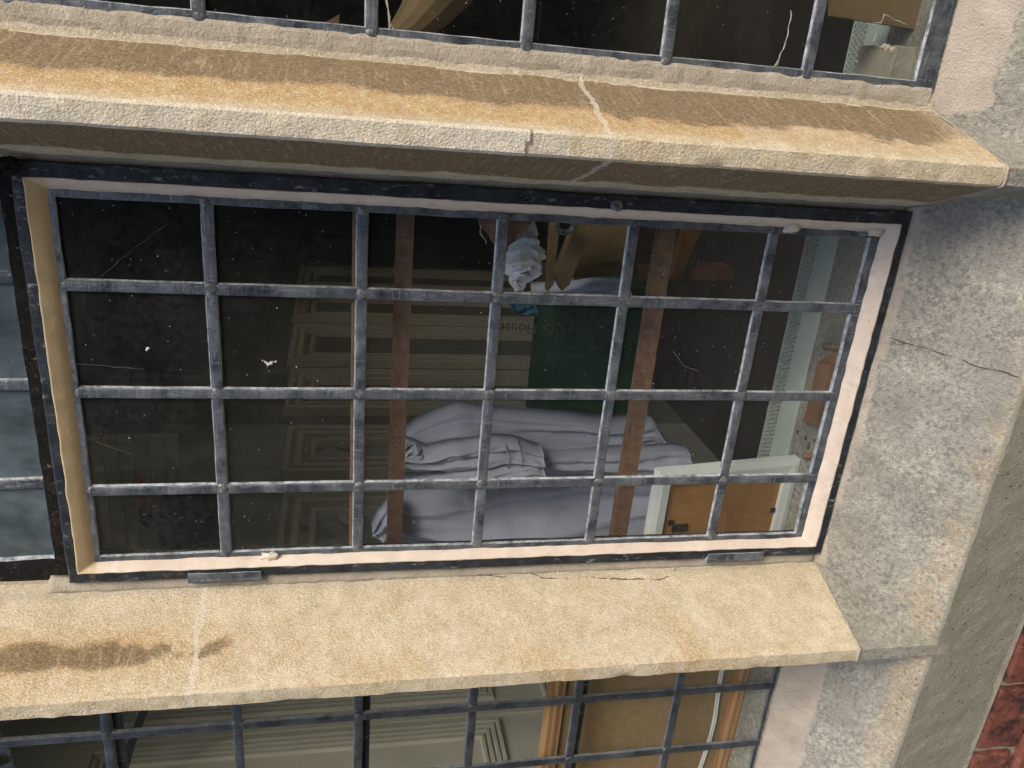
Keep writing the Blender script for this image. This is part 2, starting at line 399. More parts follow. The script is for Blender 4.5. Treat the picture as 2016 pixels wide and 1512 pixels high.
m_web = plain('cobweb_silk', (.26, .23, .18), (.40, .36, .29), 90, .95)
m_guano = plain('bird_dropping', (.6, .58, .5), (.75, .73, .68), 300, .95)
m_crack = plain('crack_shadow_gap', (.05, .04, .03), (.10, .075, .05), 100, .95)
n = N('red_brick', .9, .15)
r, g, b, a = n.attr()
c = n.mix(r, (.15, .052, .039), (.21, .078, .054))
c = n.mix(n.ramp(n.noise(34, 5, .7), [(.46, 0), (.60, .92)]), c, (.030, .020, .020))
c = n.mix(n.ramp(n.noise(60, 4, .6), [(.62, 0), (.75, .5)]), c, (.45, .26, .2))
m_brick = n.done(c, n.bump(n.noise(80, 5, .65), .8, .004))
m_bmortar = plain('brick_mortar', (.26, .235, .19), (.36, .33, .27), 40, .95, 180, .8, .003)
m_leaf = plain('yellow_green_leaf', (.20, .20, .045), (.32, .30, .08), 40, .6)
m_grass = plain('ground_cover', (.05, .07, .03), (.10, .11, .06), 3, .95, 40, .6, .02)
m_pave = plain('paving', (.28, .25, .19), (.36, .32, .25), 4, .95, 60, .4, .004)
m_hedge = plain('hedge_leaf', (.018, .04, .014), (.05, .085, .03), 2, .6)

# ---------------------------------------------------------------- setting outside
def sheet(name, x0, x1, y0, y1, z, mat):
    o = build(name, [(x0, y0, z), (x1, y0, z), (x1, y1, z), (x0, y1, z)], [(0, 1, 2, 3)], mat); o['kind'] = 'structure'; return o
GZ = -1.45
sheet('ground', -400, 400, -600, 300, GZ, m_grass)
sheet('path', -12, 12, -2.6, -.134, GZ + .004, m_pave)
# hedge across the path (only seen as the dark reflection in the old glass)
hb = MB(); hb.box(-15, 12, -7.6, -6.1, GZ, GZ + 4.9)
for i in range(13000):
    x = random.uniform(-15.5, 12.5); z = GZ + random.uniform(0, 5.3); y = -5.95 + random.gauss(0, .16) if z < GZ + 4.8 else random.uniform(-7.6, -5.8)
    s_ = random.uniform(.07, .16); q = Matrix.Rotation(random.uniform(0, 6.28), 3, Vector((random.gauss(0, 1), random.gauss(0, 1), random.gauss(0, 1))).normalized())
    p = Vector((x, y, z)); hb.add([p + q @ Vector(k) * s_ for k in ((-1, 0, 0), (0, -.45, .1), (1, 0, 0), (0, .45, .1))], [(0, 1, 2, 3)])
tag(hb.go('hedge', m_hedge, origin=(0, -6.8, GZ)), 'tall dark green hedge across the path facing the window', 'hedge')

# ---------------------------------------------------------------- stone mullions
DF, DB, WF, CH = .133, .006, .0194, .0425
XR, XL = .2903, -.294
HF = WF / 2
def dens(path, step):
    out = []
    for i in range(len(path) - 1):
        a, b = Vector(path[i]), Vector(path[i + 1]); k = max(1, int((b - a).length / step))
        for j in range(k): out.append((a + (b - a) * (j / k), i, j / k))
    out.append((Vector(path[-1]), len(path) - 2, 1.0)); return out
def fr(p, s, o=3): return noise.fractal(Vector(p) * s, .9, 2.0, o)
def smooth(a, b, x):
    t = min(1, max(0, (x - a) / (b - a))); return t * t * (3 - 2 * t)
def mullion_profile(xm, rl, rr):
    """plan (x,y) from the left rebate, round the front, to the right rebate, then the inner half"""
    return [(xm - HF - CH - rl, .012), (xm - HF - CH - rl, -.0005), (xm - HF - CH, -DB), (xm - HF - .0012, -DF + .0025), (xm - HF + .0012, -DF), (xm + HF - .0012, -DF), (xm + HF + .0012, -DF + .0025),
            (xm + HF + CH, -DB), (xm + HF + CH + rr, -.0005), (xm + HF + CH + rr, .012), (xm + HF + CH, .02), (xm + HF, .12), (xm - HF, .12), (xm - HF - CH, .02)]
def mask_right(x, y, z, xm):
    r = g = b = 0.0; a = 1.0
    u = x - xm; t = (-y - DB) / (DF - DB)
    nz = fr((z * 1.2, u, 0), 7, 4); n2 = fr((x, y, z), 24, 3)
    if y > -DB - .0005 and abs(u) > HF + CH - .001: return (.1, .1, 0, .55)
    if y < -DF + .004:                    # front face
        r = .12 + .1 * n2; g = .25 + .5 * max(0, nz) + (.35 if z > -.03 else -.1); b = .12
        return (r, g, b, a)
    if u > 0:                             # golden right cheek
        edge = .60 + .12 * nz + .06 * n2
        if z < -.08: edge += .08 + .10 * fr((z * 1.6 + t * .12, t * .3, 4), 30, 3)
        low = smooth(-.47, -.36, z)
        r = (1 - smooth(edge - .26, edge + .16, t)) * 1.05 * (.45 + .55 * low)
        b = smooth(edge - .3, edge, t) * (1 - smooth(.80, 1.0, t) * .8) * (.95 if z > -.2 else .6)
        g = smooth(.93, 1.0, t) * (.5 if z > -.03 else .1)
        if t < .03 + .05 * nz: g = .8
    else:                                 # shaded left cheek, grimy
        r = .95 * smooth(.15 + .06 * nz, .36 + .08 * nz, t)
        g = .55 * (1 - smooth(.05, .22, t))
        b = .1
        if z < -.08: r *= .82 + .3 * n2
    return (max(0, r), max(0, g), max(0, b), a)
def mask_left(x, y, z, xm):
    u = x - xm; t = (-y - DB) / (DF - DB)
    nz = fr((z * 1.2, u, 3), 8, 4); n2 = fr((x, y, z), 26, 3)
    r = g = b = 0.0
    if y > -DB - .0005 and abs(u) > HF + CH - .001: return (.05, .2, 0, .6)
    if u > 0 or y < -DF + .004:
        w = math.exp(-((t - .62 - .05 * nz) / .12) ** 2) * (.8 + .5 * n2)
        hi = smooth(.22, .44, z + .07 * n2)
        r = w * hi * 1.1 + .25 * math.exp(-((t - .6) / .1) ** 2) * smooth(.2, .3, z) * max(0, n2 + .3)
        b = math.exp(-((t - .62) / .28) ** 2) * smooth(.1, .5, z) * .75 + .05 + .5 * max(0, fr((x, y, z), 11, 3)) * smooth(.25, .6, t)
        b += .18 * max(0, fr((x, y, z + 5), 16, 2)) * smooth(.2, .3, t) * (1 - smooth(-.1, .1, z))
        g = .45 * (1 - smooth(.02, .12, t)) + .35 * max(0, fr((z, t * .2, 9), 14, 3)) + .18 * smooth(.78, .95, t) * (1 - smooth(.96, 1, t))
        if z > .25: g += .35 * smooth(.12, .3, t) * (1 - smooth(.3, .5, t))
    else: r = .6
    return (max(0, r), max(0, g), max(0, b), .35 + .65 * smooth(.02, .10, t + .03 * nz))
def column(xm, rl, rr, z0, z1, mask, chip=None):
    prof = [q[0] for q in dens(mullion_profile(xm, rl, rr), .0032)]
    zs = []; z = z0
    while z < z1: zs.append(z); z += .0036 if -.5 < z < .62 else .02
    zs.append(z1)
    mb = MB(); m = len(prof)
    for z in zs:
        for p in prof:
            x, y = p.x, p.y
            q = Vector((x, y, z))
            if y < .0:
                k = fr(q, 26, 3) * .0011 + fr(q, 120, 2) * .0005
                # arris wear
                e = min(abs(abs(x - xm) - HF), .006) ; wear = (1 - e / .006) * smooth(-DF + .02, -DF, y)
                dn = Vector((0, 1, 0)) * (wear * max(0, fr((0, 0, z), 22, 3)) * .004)
                if y > -DB - .001: k *= .6
                d = Vector(((1 if x > xm else -1) * (.9 if -DF + .003 < y < -DB else .1), -.35 if y > -DF + .003 else -1, 0))
                q = q + d * k + dn
                if chip: q = chip(q, xm)
            mb.v.append(q); mb.a.append(mask(x, y, z, xm))
    for i in range(len(zs) - 1):
        for j in range(m - 1):
            mb.f.append((i * m + j, i * m + j + 1, (i + 1) * m + j + 1, (i + 1) * m + j))
        mb.f.append((i * m + m - 1, i * m, (i + 1) * m, (i + 1) * m + m - 1))
    mb.f.append(tuple(range(m))); mb.f.append(tuple((len(zs) - 1) * m + j for j in reversed(range(m))))
    return mb
def chip_r(q, xm):
    if q.y < -DF + .008 and q.z > .008 + .006 * fr(q, 60, 2): q.y -= .0028
    return q
ZT = .95
tr_ = empty('stone_mullion', 'golden limestone mullion with brown grime beside the cobwebbed window', 'mullion', (XR, -.06, -.468))
mb = column(XR, .0045, .022, -.4665, ZT, mask_right, chip_r); mb.go('shaft', m_stone_r, tr_, True)
tl = empty('stone_mullion', 'pale cream limestone mullion with one dark stain, beside the grey panelling', 'mullion', (XL, -.06, -.468))
mb = column(XL, .022, .008, -.4665, ZT, mask_left); mb.go('shaft', m_stone_l, tl, True)
# crack along the mortar beside the casement
def crack(pts, wdt, parent, y=-DB, mat=m_crack):
    mb = MB(); P = []
    for i in range(len(pts) - 1):
        a, b = Vector(pts[i]), Vector(pts[i + 1]); k = 10
        for j in range(k): P.append(a + (b - a) * (j / k) + Vector((noise.noise(Vector((i + j * .13, 7, 1)) * 3) * .002, 0, 0)))
    mb.tube(P, wdt, 5, .0004, lambda t: .35 + .65 * abs(math.sin(9 * t + 1)))
    return mb.go('crack', mat, parent)
cheek = lambda px, py, off=.0: None
def on_cheek(px, py):
    """point on the right cheek of the left mullion"""
    d = at(px, py, 0) - CAM; n_ = Vector((DF - DB, -CH, 0)).normalized(); p0 = Vector((XL + HF + CH, -DB, 0))
    t = (p0 - CAM).dot(n_) / d.dot(n_); return CAM + d * t
crack([on_cheek(x, y) for x, y in ((905, 1133), (960, 1132), (990, 1137), (1012, 1127), (1045, 1128), (1070, 1139), (1110, 1140), (1150, 1136), (1180, 1138), (1230, 1140), (1300, 1141), (1320, 1134), (1334, 1117))], .0008, tl)

# ---------------------------------------------------------------- sill
def sill_prof():
    return [(.098, -.62), (.098, -.4605), (.03, -.459), (-.002, -.466), (-DB, -.471), (-DF + .004, -.5735), (-DF, -.5785), (-DF - .0005, -.600), (-DF, -.690), (-.10, -.691), (-.10, -.70)]
sill = empty('stone_sill', 'long grey stone sill with lichen, sloping out under all the windows', 'sill', (0, -.06, -.69))
pr = dens([(0, a, b) for a, b in sill_prof()], .0035)
mb = MB(); xs = []; x = -.98
while x < .98: xs.append(x); x += .0042 if -.62 < x < .5 else .012
xs.append(.98)
m = len(pr)
for x in xs:
    for p, seg, t in pr:
        q = Vector((x, p.y, p.z)); r = g = b = 0.0; a = 1.0
        n1 = fr(q, 18, 4); n2 = fr(q, 7, 3)
        if seg in (3, 4, 5, 6, 7, 8):
            k = fr(q, 22, 4) * .0016 + fr(q, 110, 2) * .0007
            if seg in (4, 5): k -= .004 * smooth(.7, 1, t) * max(0, fr((x, 0, 0), 30, 3) + .1) if seg == 4 else .003 * max(0, fr((x, 0, 0), 30, 3) + .1)
            q = q + Vector((0, -.62, .78) if seg < 5 else (0, -1, .1)) * k
        if seg == 4:
            lo = smooth(-.25, -.05, x) * (1 - smooth(.2, .34, x))
            r = smooth(.62, .92, t + .12 * n2) * (.9 - .5 * lo) + .25 * max(0, n1)
            fixed = smooth(.335, .36, abs(x + .002))
            g = fixed * (1 - smooth(.22, .40, t + .08 * n1)) + (1 - fixed) * .62 * (1 - smooth(.05, .17, t + .05 * n1))
        elif seg == 3: g = .7
        elif seg >= 5: b = smooth(.0, .8, t) if seg == 5 else 1.0; r = (1 - b) * .8
        mb.v.append(q); mb.a.append((max(0, r), max(0, g), b, a))
for i in range(len(xs) - 1):
    for j in range(m - 1): mb.f.append((i * m + j, (i + 1) * m + j, (i + 1) * m + j + 1, i * m + j + 1))
mb.go('slab', m_sill, sill, True)
def stool(xm, name='stool'):
    def mk(x, y, z, q):
        n1 = fr((x, y, z), 20, 3)
        return (.25 + .3 * n1, .35 + .25 * n1, .35 * smooth(-.52, -.57, z), 1)
    prof = [q[0] for q in dens([(xm - HF - CH - .004, .0), (xm - HF - CH, -DB - .001), (xm - HF - .0012, -DF + .0025), (xm - HF + .001, -DF - .0006), (xm + HF - .001, -DF - .0006), (xm + HF + .0012, -DF + .0025), (xm + HF + CH, -DB - .001), (xm + HF + CH + .004, .0)], .0034)]
    mb = MB(); zs = [-.4695 - i * .004 for i in range(33)]; m = len(prof)
    for z in zs:
        for p in prof:
            q = Vector((p.x, p.y, z)); k = fr(q, 26, 3) * .0011 + fr(q, 120, 2) * .0005
            fl = max(0, (-.55 - z)) * .0
            q += Vector((.7 if p.x > xm else -.7, -.5, 0)) * k
            mb.v.append(q); mb.a.append(mk(p.x, p.y, z, q))
    for i in range(len(zs) - 1):
        for j in range(m - 1): mb.f.append((i * m + j, (i + 1) * m + j, (i + 1) * m + j + 1, i * m + j + 1))
    mb.f.append(tuple(range(m)))
    mb.go(name, m_sill, sill, True)
    jb = MB(); pj = [Vector((p.x, p.y, -.468)) for p in prof]
    c_ = Vector((xm, -.05, -.468))
    jb.sweep([p + (p - c_).normalized() * .0001 for p in pj], (0, 0, 1), (0, -.6, 0), [(-.0016, -.002), (-.0016, .0016), (.0016, .0016), (.0016, -.002)], .0009, True, 120)
    jb.go('bed_joint', m_mortar, sill, True)
stool(XR); stool(XL)
mb = MB()
P = []
for i in range(26):
    t = i / 25; y = -.02 + (-.125 + .02) * t; P.append((.085 - .008 * t + .003 * noise.noise(Vector((t * 5, 1, 2))), y, -.471 - (.5735 - .471) * (-y - DB) / (DF - .004 - DB) + .0004))
mb.tube(P, .0007, 5, .0006, lambda t: .25 + .75 * abs(math.sin(11 * t + .6))); mb.go('crack', m_crack, sill)

# ---------------------------------------------------------------- brickwork, jambs and head
bw = empty('brick_wall', 'red brick wall with black stains under the stone sill', 'wall', (0, 0, GZ))
bk = MB(); bt = []
def brick(x0, x1, z0, z1, near):
    n0 = len(bk.v)
    bk.box(x0, x1, -.1335 + random.uniform(-.0022, .0022), -.04, z0, z1, .004 if near else 0, jit=.0022 if near else .001, seg=3 if near else 1)
    c_ = (random.random(), random.random(), 0, 1); bk.a += [c_] * (len(bk.v) - n0)
row = 0; z = -.707
while z - .065 > GZ - .05:
    off = .0 if row % 2 == 0 else .058
    x = -.370 - .116 * 22 + off
    while x < 2.6:
        if abs(x) < 1.8: brick(x + .007 + random.uniform(-.002, .002), x + .110 + random.uniform(-.002, .002), z - .065, z + random.uniform(-.002, .001), row < 3 and -.8 < x < .2)
        x += .116
    z -= .076; row += 1
row = 0; z = -.690 + .065
while z < 1.6:
    off = .0 if row % 2 == 0 else .058
    for k in range(8):
        for sgn in (-1, 1):
            xx = sgn * (1.02 + .116 * k + off)
            if z < 1.13: brick(xx - .053, xx + .053, z - .065, z, False)
    if z > 1.20:
        for k in range(-15, 16): brick(k * .116 + off - .053, k * .116 + off + .053, z - .065, z, False)
    z += .076; row += 1
bk.go('brickwork', m_brick, bw)
mb = MB()
mb.box(-3, 3, -.122, .098, GZ - .1, -.6895); mb.box(-3, -.985, -.122, .2, -.6895, 1.7); mb.box(.985, 3, -.122, .2, -.6895, 1.7); mb.box(-.985, .985, -.122, .2, 1.12, 1.7)
# mortar bed under the sill
mb.box(-1.0, 1.0, -.1295, -.04, -.7055, -.6912, .001, jit=.0012, seg=1)
mb.go('mortar', m_bmortar, bw)
for sx in (-1, 1):
    def mj(x, y, z, xm): return mask_left(x, y, z, xm) if sx < 0 else mask_right(x, y, z, xm)
    mb = MB(); x0 = .83
    pts = [(sx * .815, .02), (sx * .815, -.0005), (sx * .83, -DB), (sx * .875, -DF), (sx * .985, -DF), (sx * .985, .1), (sx * .815, .1)]
    zz = [-.4665 + i * .02 for i in range(72)]
    zz = [q for q in zz if q <= ZT] + [ZT]
    for q in zz:
        for (a, b) in pts: mb.v.append(Vector((a, b, q)) + noise.noise_vector(Vector((a, b, q)) * 25) * .0012); mb.a.append((.2, .1, .2, 1))
    m = len(pts)
    for i in range(len(zz) - 1):
        for j in range(m): mb.f.append((i * m + j, i * m + (j + 1) % m, (i + 1) * m + (j + 1) % m, (i + 1) * m + j))
    o = mb.go('window_jamb', m_stone, None, origin=(sx * .9, -.05, -.4665))
    tag(o, 'pale limestone jamb closing the far %s end of the window row' % ('left' if sx < 0 else 'right'), 'jamb')
mb = MB(); mb.box(-.985, .985, -DF, .1, ZT + .002, 1.118, .003, jit=.001, seg=8); mb.a = [(.3, .1, .2, 1)] * len(mb.v)
tag(mb.go('window_lintel', m_stone, origin=(0, -.05, 1.0)), 'pale limestone lintel above the row of leaded windows', 'lintel')

# ---------------------------------------------------------------- leaded lights
ROWS = [.29369792, .14456558, 0.0, -.14466551, -.31077111]
COLS = [.115, .0008, -.115]
SEC = [(-.0060, .0), (-.0058, -.0030), (-.0050, -.0037), (-.0022, -.0041), (.0022, -.0041), (.0044, -.0037), (.0054, -.0028), (.0066, .0)]
def lattice(mb, xs, zs, x0, x1, z0, z1, y, tilt=None, k=1.0):
    sec_v = [(a * k, b * 1.15) for a, b in SEC]; sec_h = [(a * k, b) for a, b in SEC]
    def L(a, b, n): return [Vector(a) + (Vector(b) - Vector(a)) * (i / n) for i in range(n + 1)]
    for x in xs: mb.sweep(L((x, y, z0), (x, y, z1), 90), (1, 0, 0), (0, 1, 0), sec_v, .0005, True, 22)
    for z in zs: mb.sweep(L((x1, y, z), (x0, y, z), 60), (0, 0, 1), (0, 1, 0), sec_h, .0005, True, 22)
def joints(mb, xs, zs, y, ends=()):
    for x in xs:
        for z in zs:
            mb.blob((x + random.uniform(-.0008, .0008), y - .0031, z + random.uniform(-.0008, .0008)), .0074, .0028, .0074, .4, 170, 10, 6)
    for x, z in ends: mb.blob((x, y - .0018, z), .0062, .0028, .0062, .4, 140, 10, 6)
def panes(xs, zs, y, mat, parent, tilt=.004):
    mb = MB(); xs = sorted(xs); zs = sorted(zs)
    for i in range(len(xs) - 1):
        for j in range(len(zs) - 1):
            a, b = random.gauss(0, tilt), random.gauss(0, tilt)
            x0, x1, z0, z1 = xs[i], xs[i + 1], zs[j], zs[j + 1]
            f = lambda x, z: y + a * (x - (x0 + x1) / 2) + b * (z - (z0 + z1) / 2)
            mb.add([(x0, f(x0, z0), z0), (x1, f(x1, z0), z0), (x1, f(x1, z1), z1), (x0, f(x0, z1), z1)], [(0, 1, 2, 3)])
    return mb.go('glass', mat, parent)

# --- the iron casement in the middle
cas = empty('casement_window', 'black iron leaded casement with thick pink putty, white shirts behind its panes', 'window', (0, 0, -.464))
O = dict(o=(-.2275, .2332, -.4725, .4605), i=(-.2148, .2190, -.4612, .4505), p=(-.2050, .2070, -.4432, .4330))
mb = MB()
mb.ring([O['o'] + (.03,), O['o'] + (-.0105,), tuple(q * .995 for q in O['o']) + (-.0122,), O['i'] + (-.0122,), O['i'] + (.03,)], 110, .0010, 26)
mb.go('iron_frame', m_iron, cas)
mb = MB(); pi = O['i']; pp = O['p']
mid = tuple((a + b) / 2 for a, b in zip(pi, pp))
mb.ring([(pi[0] + .0004, pi[1] - .0004, pi[2] + .0004, pi[3] - .0004, .004), (pi[0] + .0004, pi[1] - .0004, pi[2] + .0004, pi[3] - .0004, -.0128), (pi[0] + .0016, pi[1] - .0012, pi[2] + .002, pi[3] - .002, -.0122), mid + (-.0075,), pp + (-.0022,), pp + (.004,)], 200, .0009, 60)
# lumps where the putty was dabbed on
for x, z in ((.2075, -.33), (-.205, .245), (.208, -.436)): mb.blob((x, -.0045, z), .006, .0032, .009, .8, 190, 12, 10)
mb.go('putty', m_putty, cas, True)
mb = MB(); gx0, gx1, gz0, gz1 = -.2050, .2070, -.4432, .4330
lattice(mb, COLS, ROWS, gx0 + .004, gx1 - .004, gz0 + .004, gz1 - .004, 0.0)
mb.ring([(gx0 - .001, gx1 + .001, gz0 - .001, gz1 + .001, .001), (gx0 - .001, gx1 + .001, gz0 - .001, gz1 + .001, -.0026), (gx0 + .006, gx1 - .007, gz0 + .0105, gz1 - .004, -.0030), (gx0 + .0066, gx1 - .0078, gz0 + .0125, gz1 - .0044, .001)], 90, .0009, 30)
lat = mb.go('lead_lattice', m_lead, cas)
mb = MB(); ends = [(x, gz1 - .006) for x in COLS] + [(x, gz0 + .006) for x in COLS] + [(gx1 - .006, z) for z in ROWS] + [(gx0 + .006, z) for z in ROWS]
joints(mb, COLS, ROWS, 0.0, ends); mb.go('solder_joints', m_solder, lat, True)
panes([gx0] + COLS + [gx1], [gz0] + ROWS + [gz1], .0006, m_glass, cas)
for z0, z1 in ((.255, .335), (-.385, -.305)):
    mb = MB(); L = [Vector((-.2285, -.0115, z0 + (z1 - z0) * i / 14)) for i in range(15)]
    mb.sweep(L, (1, 0, 0), (0, 1, 0), [(.0046 * math.cos(q * .7854), .0046 * math.sin(q * .7854)) for q in range(8)], .0012)
    mb.sweep([p + Vector((.006, -.0022, 0)) for p in L], (1, 0, 0), (0, 1, 0), [(-.004, 0), (-.004, -.0015), (.004, -.0015), (.004, 0)], .0005)
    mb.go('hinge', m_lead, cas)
mb = MB(); p = at(1214, 405, -.016)
mb.tube([p + Vector((0, .004, 0)), p + Vector((0, -.003, 0)), p + Vector((0, -.0055, 0))], .0062, 8, .0008, lambda t: 1.0 if t < .9 else .7); mb.go('bolt_head', m_solder, cas, False)
mb = MB(); mb.box(-.205, .205, .0035, .0085, .1463, .1545, .0008); mb.go('saddle_bar', m_rust, cas)
# handle plate inside the glass, with a scalloped lower edge
mb = MB(); out = [(942, 425), (942, 436), (946, 448), (955, 456), (963, 464), (969, 478), (985, 486), (1001, 484), (1022, 470), (1040, 452), (1046, 440), (1047, 425)]
n_ = len(out); mb.add([at(x, y, .016) for x, y in out] + [at(x, y, .016) + Vector((0, .006, 0)) for x, y in out],
                      [tuple(range(n_)), tuple(reversed(range(n_, 2 * n_)))] + [(i, i + n_, (i + 1) % n_ + n_, (i + 1) % n_) for i in range(n_)])
mb.go('handle_plate', m_rust, cas)

# --- two security bars across the opening behind the casement
for z0, z1, y0, lab in ((.0885, .1075, .045, 'rusty iron bar across the casement at the gathered shirt collars'), (-.214, -.193, .045, 'rusty iron bar across the casement over the shirt hems and green box')):
    mb = MB(); L = [Vector((-.246 + .492 * i / 24, y0, (z0 + z1) / 2)) for i in range(25)]
    h = (z1 - z0) / 2
    mb.sweep(L, (0, 0, 1), (0, 1, 0), [(-h, 0), (h, 0), (h, .014), (-h, .014)], .0006, True, 40)
    tag(mb.go('iron_bar', m_rust, origin=(0, y0, (z0 + z1) / 2)), lab, 'bar')

# --- vent light above the casement, hung from its top and ajar at the bottom
vent = empty('vent_window', 'dusty, sky-tinted blue-grey vent light ajar beside the ochre putty end of the casement', 'window', (0, 0, .86))
a_ = math.atan2(.022, .40); RV = Matrix.Rotation(a_, 3, 'X')
def vt(mb):
    mb.v = [RV @ (p - Vector((0, 0, .86))) + Vector((0, 0, .86)) for p in mb.v]; return mb
VX0, VX1, VZ0, VZ1 = -.226, .226, .4675, .855
mb = MB(); mb.ring([(VX0, VX1, VZ0, VZ1, .014), (VX0, VX1, VZ0, VZ1, -.002), (VX0 + .007, VX1 - .007, VZ0 + .007, VZ1 - .007, -.003), (VX0 + .010, VX1 - .010, VZ0 + .010, VZ1 - .010, .014)], 90, .0014, 50)
vt(mb).go('iron_frame', m_rustblack, vent)
mb = MB(); lattice(mb, COLS, [.60, .73], VX0 + .012, VX1 - .012, VZ0 + .012, VZ1 - .012, 0.0)
mb.ring([(VX0 + .003, VX1 - .003, VZ0 + .0015, VZ1 - .006, .001), (VX0 + .003, VX1 - .003, VZ0 + .0015, VZ1 - .006, -.0045), (VX0 + .014, VX1 - .014, VZ0 + .0135, VZ1 - .016, -.0045), (VX0 + .016, VX1 - .016, VZ0 + .0155, VZ1 - .018, .001)], 80, .001, 40)
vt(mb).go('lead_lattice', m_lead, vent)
mb = MB(); mb.add([(VX0 + .01, .0008, VZ0 + .01), (VX1 - .01, .0008, VZ0 + .01), (VX1 - .01, .0008, VZ1 - .01), (VX0 + .01, .0008, VZ1 - .01)], [(0, 1, 2, 3)])
vt(mb).go('glass', m_glass_v, vent)
mb = MB(); mb.tube([(VX0 + (VX1 - VX0) * i / 90, -.0045, VZ0 + .0008 + .0008 * noise.noise(Vector((i * .7, 3, 1)))) for i in range(91)], .0016, 6, .0014); vt(mb).go('paint_crust', m_web, vent)
mb = MB()
mb.ring([(-.238, .238, .4608, .90, .03), (-.238, .238, .4608, .90, .006), (-.212, .212, .478, .88, .006), (-.212, .212, .478, .88, .03)], 60, .001, 40)
mb.go('fixed_frame', m_rustblack, vent)

# --- fixed leaded lights left and right
LCOLS = [-.461, -.572, -.69]
ROWL = [.446, .292, .14, -.012, -.160, -.310]
fl = empty('fixed_window', 'fixed leaded window with clean panes in front of grey panelling', 'window', (-.585, 0, -.46))
mb = MB(); lattice(mb, LCOLS, ROWL + [.60, .75], -.815, -.352, -.458, .93, 0.0)
mb.ring([(-.815, -.362, -.459, .935, .001), (-.815, -.362, -.459, .935, -.0024), (-.806, -.371, -.4555, .926, -.0024), (-.805, -.372, -.4545, .925, .001)], 60, .0008, 40)
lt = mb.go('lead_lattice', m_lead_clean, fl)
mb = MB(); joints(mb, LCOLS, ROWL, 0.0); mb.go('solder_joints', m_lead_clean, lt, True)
panes([-.815] + LCOLS + [-.355], [-.458] + ROWL + [.60, .75, .93], .0006, m_glass_l, fl, .002)
for z in (.437, .131, -.169):
    mb = MB(); mb.box(-.82, -.35, .004, .014, z - .0065, z + .0035, .001); mb.go('saddle_bar', m_iron, fl)
RCOLS = [.46, .575, .69]
ROWR = [.446, .2915, .139, -.009, -.153, -.310]
frw = empty('fixed_window', 'fixed leaded window with cobwebs and dark dusty panes', 'window', (.585, 0, -.46))
mb = MB(); lattice(mb, RCOLS, ROWR + [.60, .75], .352, .815, -.46, .93, 0.0)
mb.ring([(.360, .815, -.462, .935, .001), (.360, .815, -.462, .935, -.003), (.371, .806, -.439, .926, -.003), (.372, .805, -.438, .925, .001)], 60, .001, 40)
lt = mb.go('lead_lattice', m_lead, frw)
mb = MB(); joints(mb, RCOLS, ROWR, 0.0, [(.3675, z) for z in ROWR]); mb.go('solder_joints', m_solder, lt, True)
panes([.355] + RCOLS + [.815], [-.46] + ROWR + [.60, .75, .93], .0006, m_glass_r, frw, .003)
mb = MB(); mb.box(.35, .82, .004, .014, -.022, -.013, .001); mb.go('saddle_bar', m_iron, frw)
# mortar fillets beside the fixed lights
for par, x0, x1 in ((fl, XL - HF - CH, -.366), (frw, XR + HF + CH, .3655)):
    mb = MB(); L = [Vector((0, 0, -.46 + 1.39 * i / 180)) for i in range(181)]
    mb.sweep(L, (1, 0, 0), (0, 1, 0), [(x0 + .005 * (1 if x1 > x0 else -1), .004), (x0 + .005 * (1 if x1 > x0 else -1), -.0046), (x0 + (x1 - x0) * .5, -.0052), (x0 + (x1 - x0) * .85, -.0044), (x1, -.0030), (x1, .004)], .0011, True, 90)
    mb.go('mortar_fillet', m_mortar, par)
mb = MB(); L = [Vector((0, 0, -.4665 + .95 * i / 160)) for i in range(161)]
mb.sweep(L, (1, 0, 0), (0, 1, 0), [(-.2435, .004), (-.2435, -.0078), (-.239, -.0072), (-.2265, -.0062), (-.2265, .004)], .0012, True, 60); mb.go('mortar_fillet', m_mortar, tl, True)
mb = MB(); mb.sweep(L, (1, 0, 0), (0, 1, 0), [(.2400, .004), (.2400, -.0082), (.2365, -.0060), (.2325, -.0050), (.2325, .004)], .0010, True, 60); mb.go('mortar_fillet', m_mortar, tr_, True)

# ---------------------------------------------------------------- the room behind
XW = -.90
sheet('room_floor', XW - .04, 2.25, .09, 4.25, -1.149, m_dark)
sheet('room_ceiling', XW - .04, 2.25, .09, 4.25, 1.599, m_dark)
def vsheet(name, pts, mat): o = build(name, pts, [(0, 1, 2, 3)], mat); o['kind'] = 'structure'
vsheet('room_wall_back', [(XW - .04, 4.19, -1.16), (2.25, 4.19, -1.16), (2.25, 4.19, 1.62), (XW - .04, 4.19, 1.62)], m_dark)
# unseen far side wall, with an opening added to light the panelling
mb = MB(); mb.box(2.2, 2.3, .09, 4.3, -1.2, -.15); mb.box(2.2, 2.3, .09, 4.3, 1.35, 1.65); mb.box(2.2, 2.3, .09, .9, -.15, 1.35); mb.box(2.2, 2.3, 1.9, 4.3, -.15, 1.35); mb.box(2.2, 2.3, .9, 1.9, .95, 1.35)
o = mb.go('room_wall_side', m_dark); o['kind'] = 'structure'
pw = empty('panelled_wall', 'grey painted wall panelling with stepped mouldings and carved leaves', 'wall', (XW, .1, -1.15))
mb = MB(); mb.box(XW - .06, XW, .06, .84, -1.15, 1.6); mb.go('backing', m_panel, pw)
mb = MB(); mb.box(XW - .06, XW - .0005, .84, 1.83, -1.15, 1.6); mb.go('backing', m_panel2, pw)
mb = MB(); mb.box(XW - .06, XW - .001, 1.83, 4.2, -1.15, 1.6); mb.go('backing', m_panel3, pw)
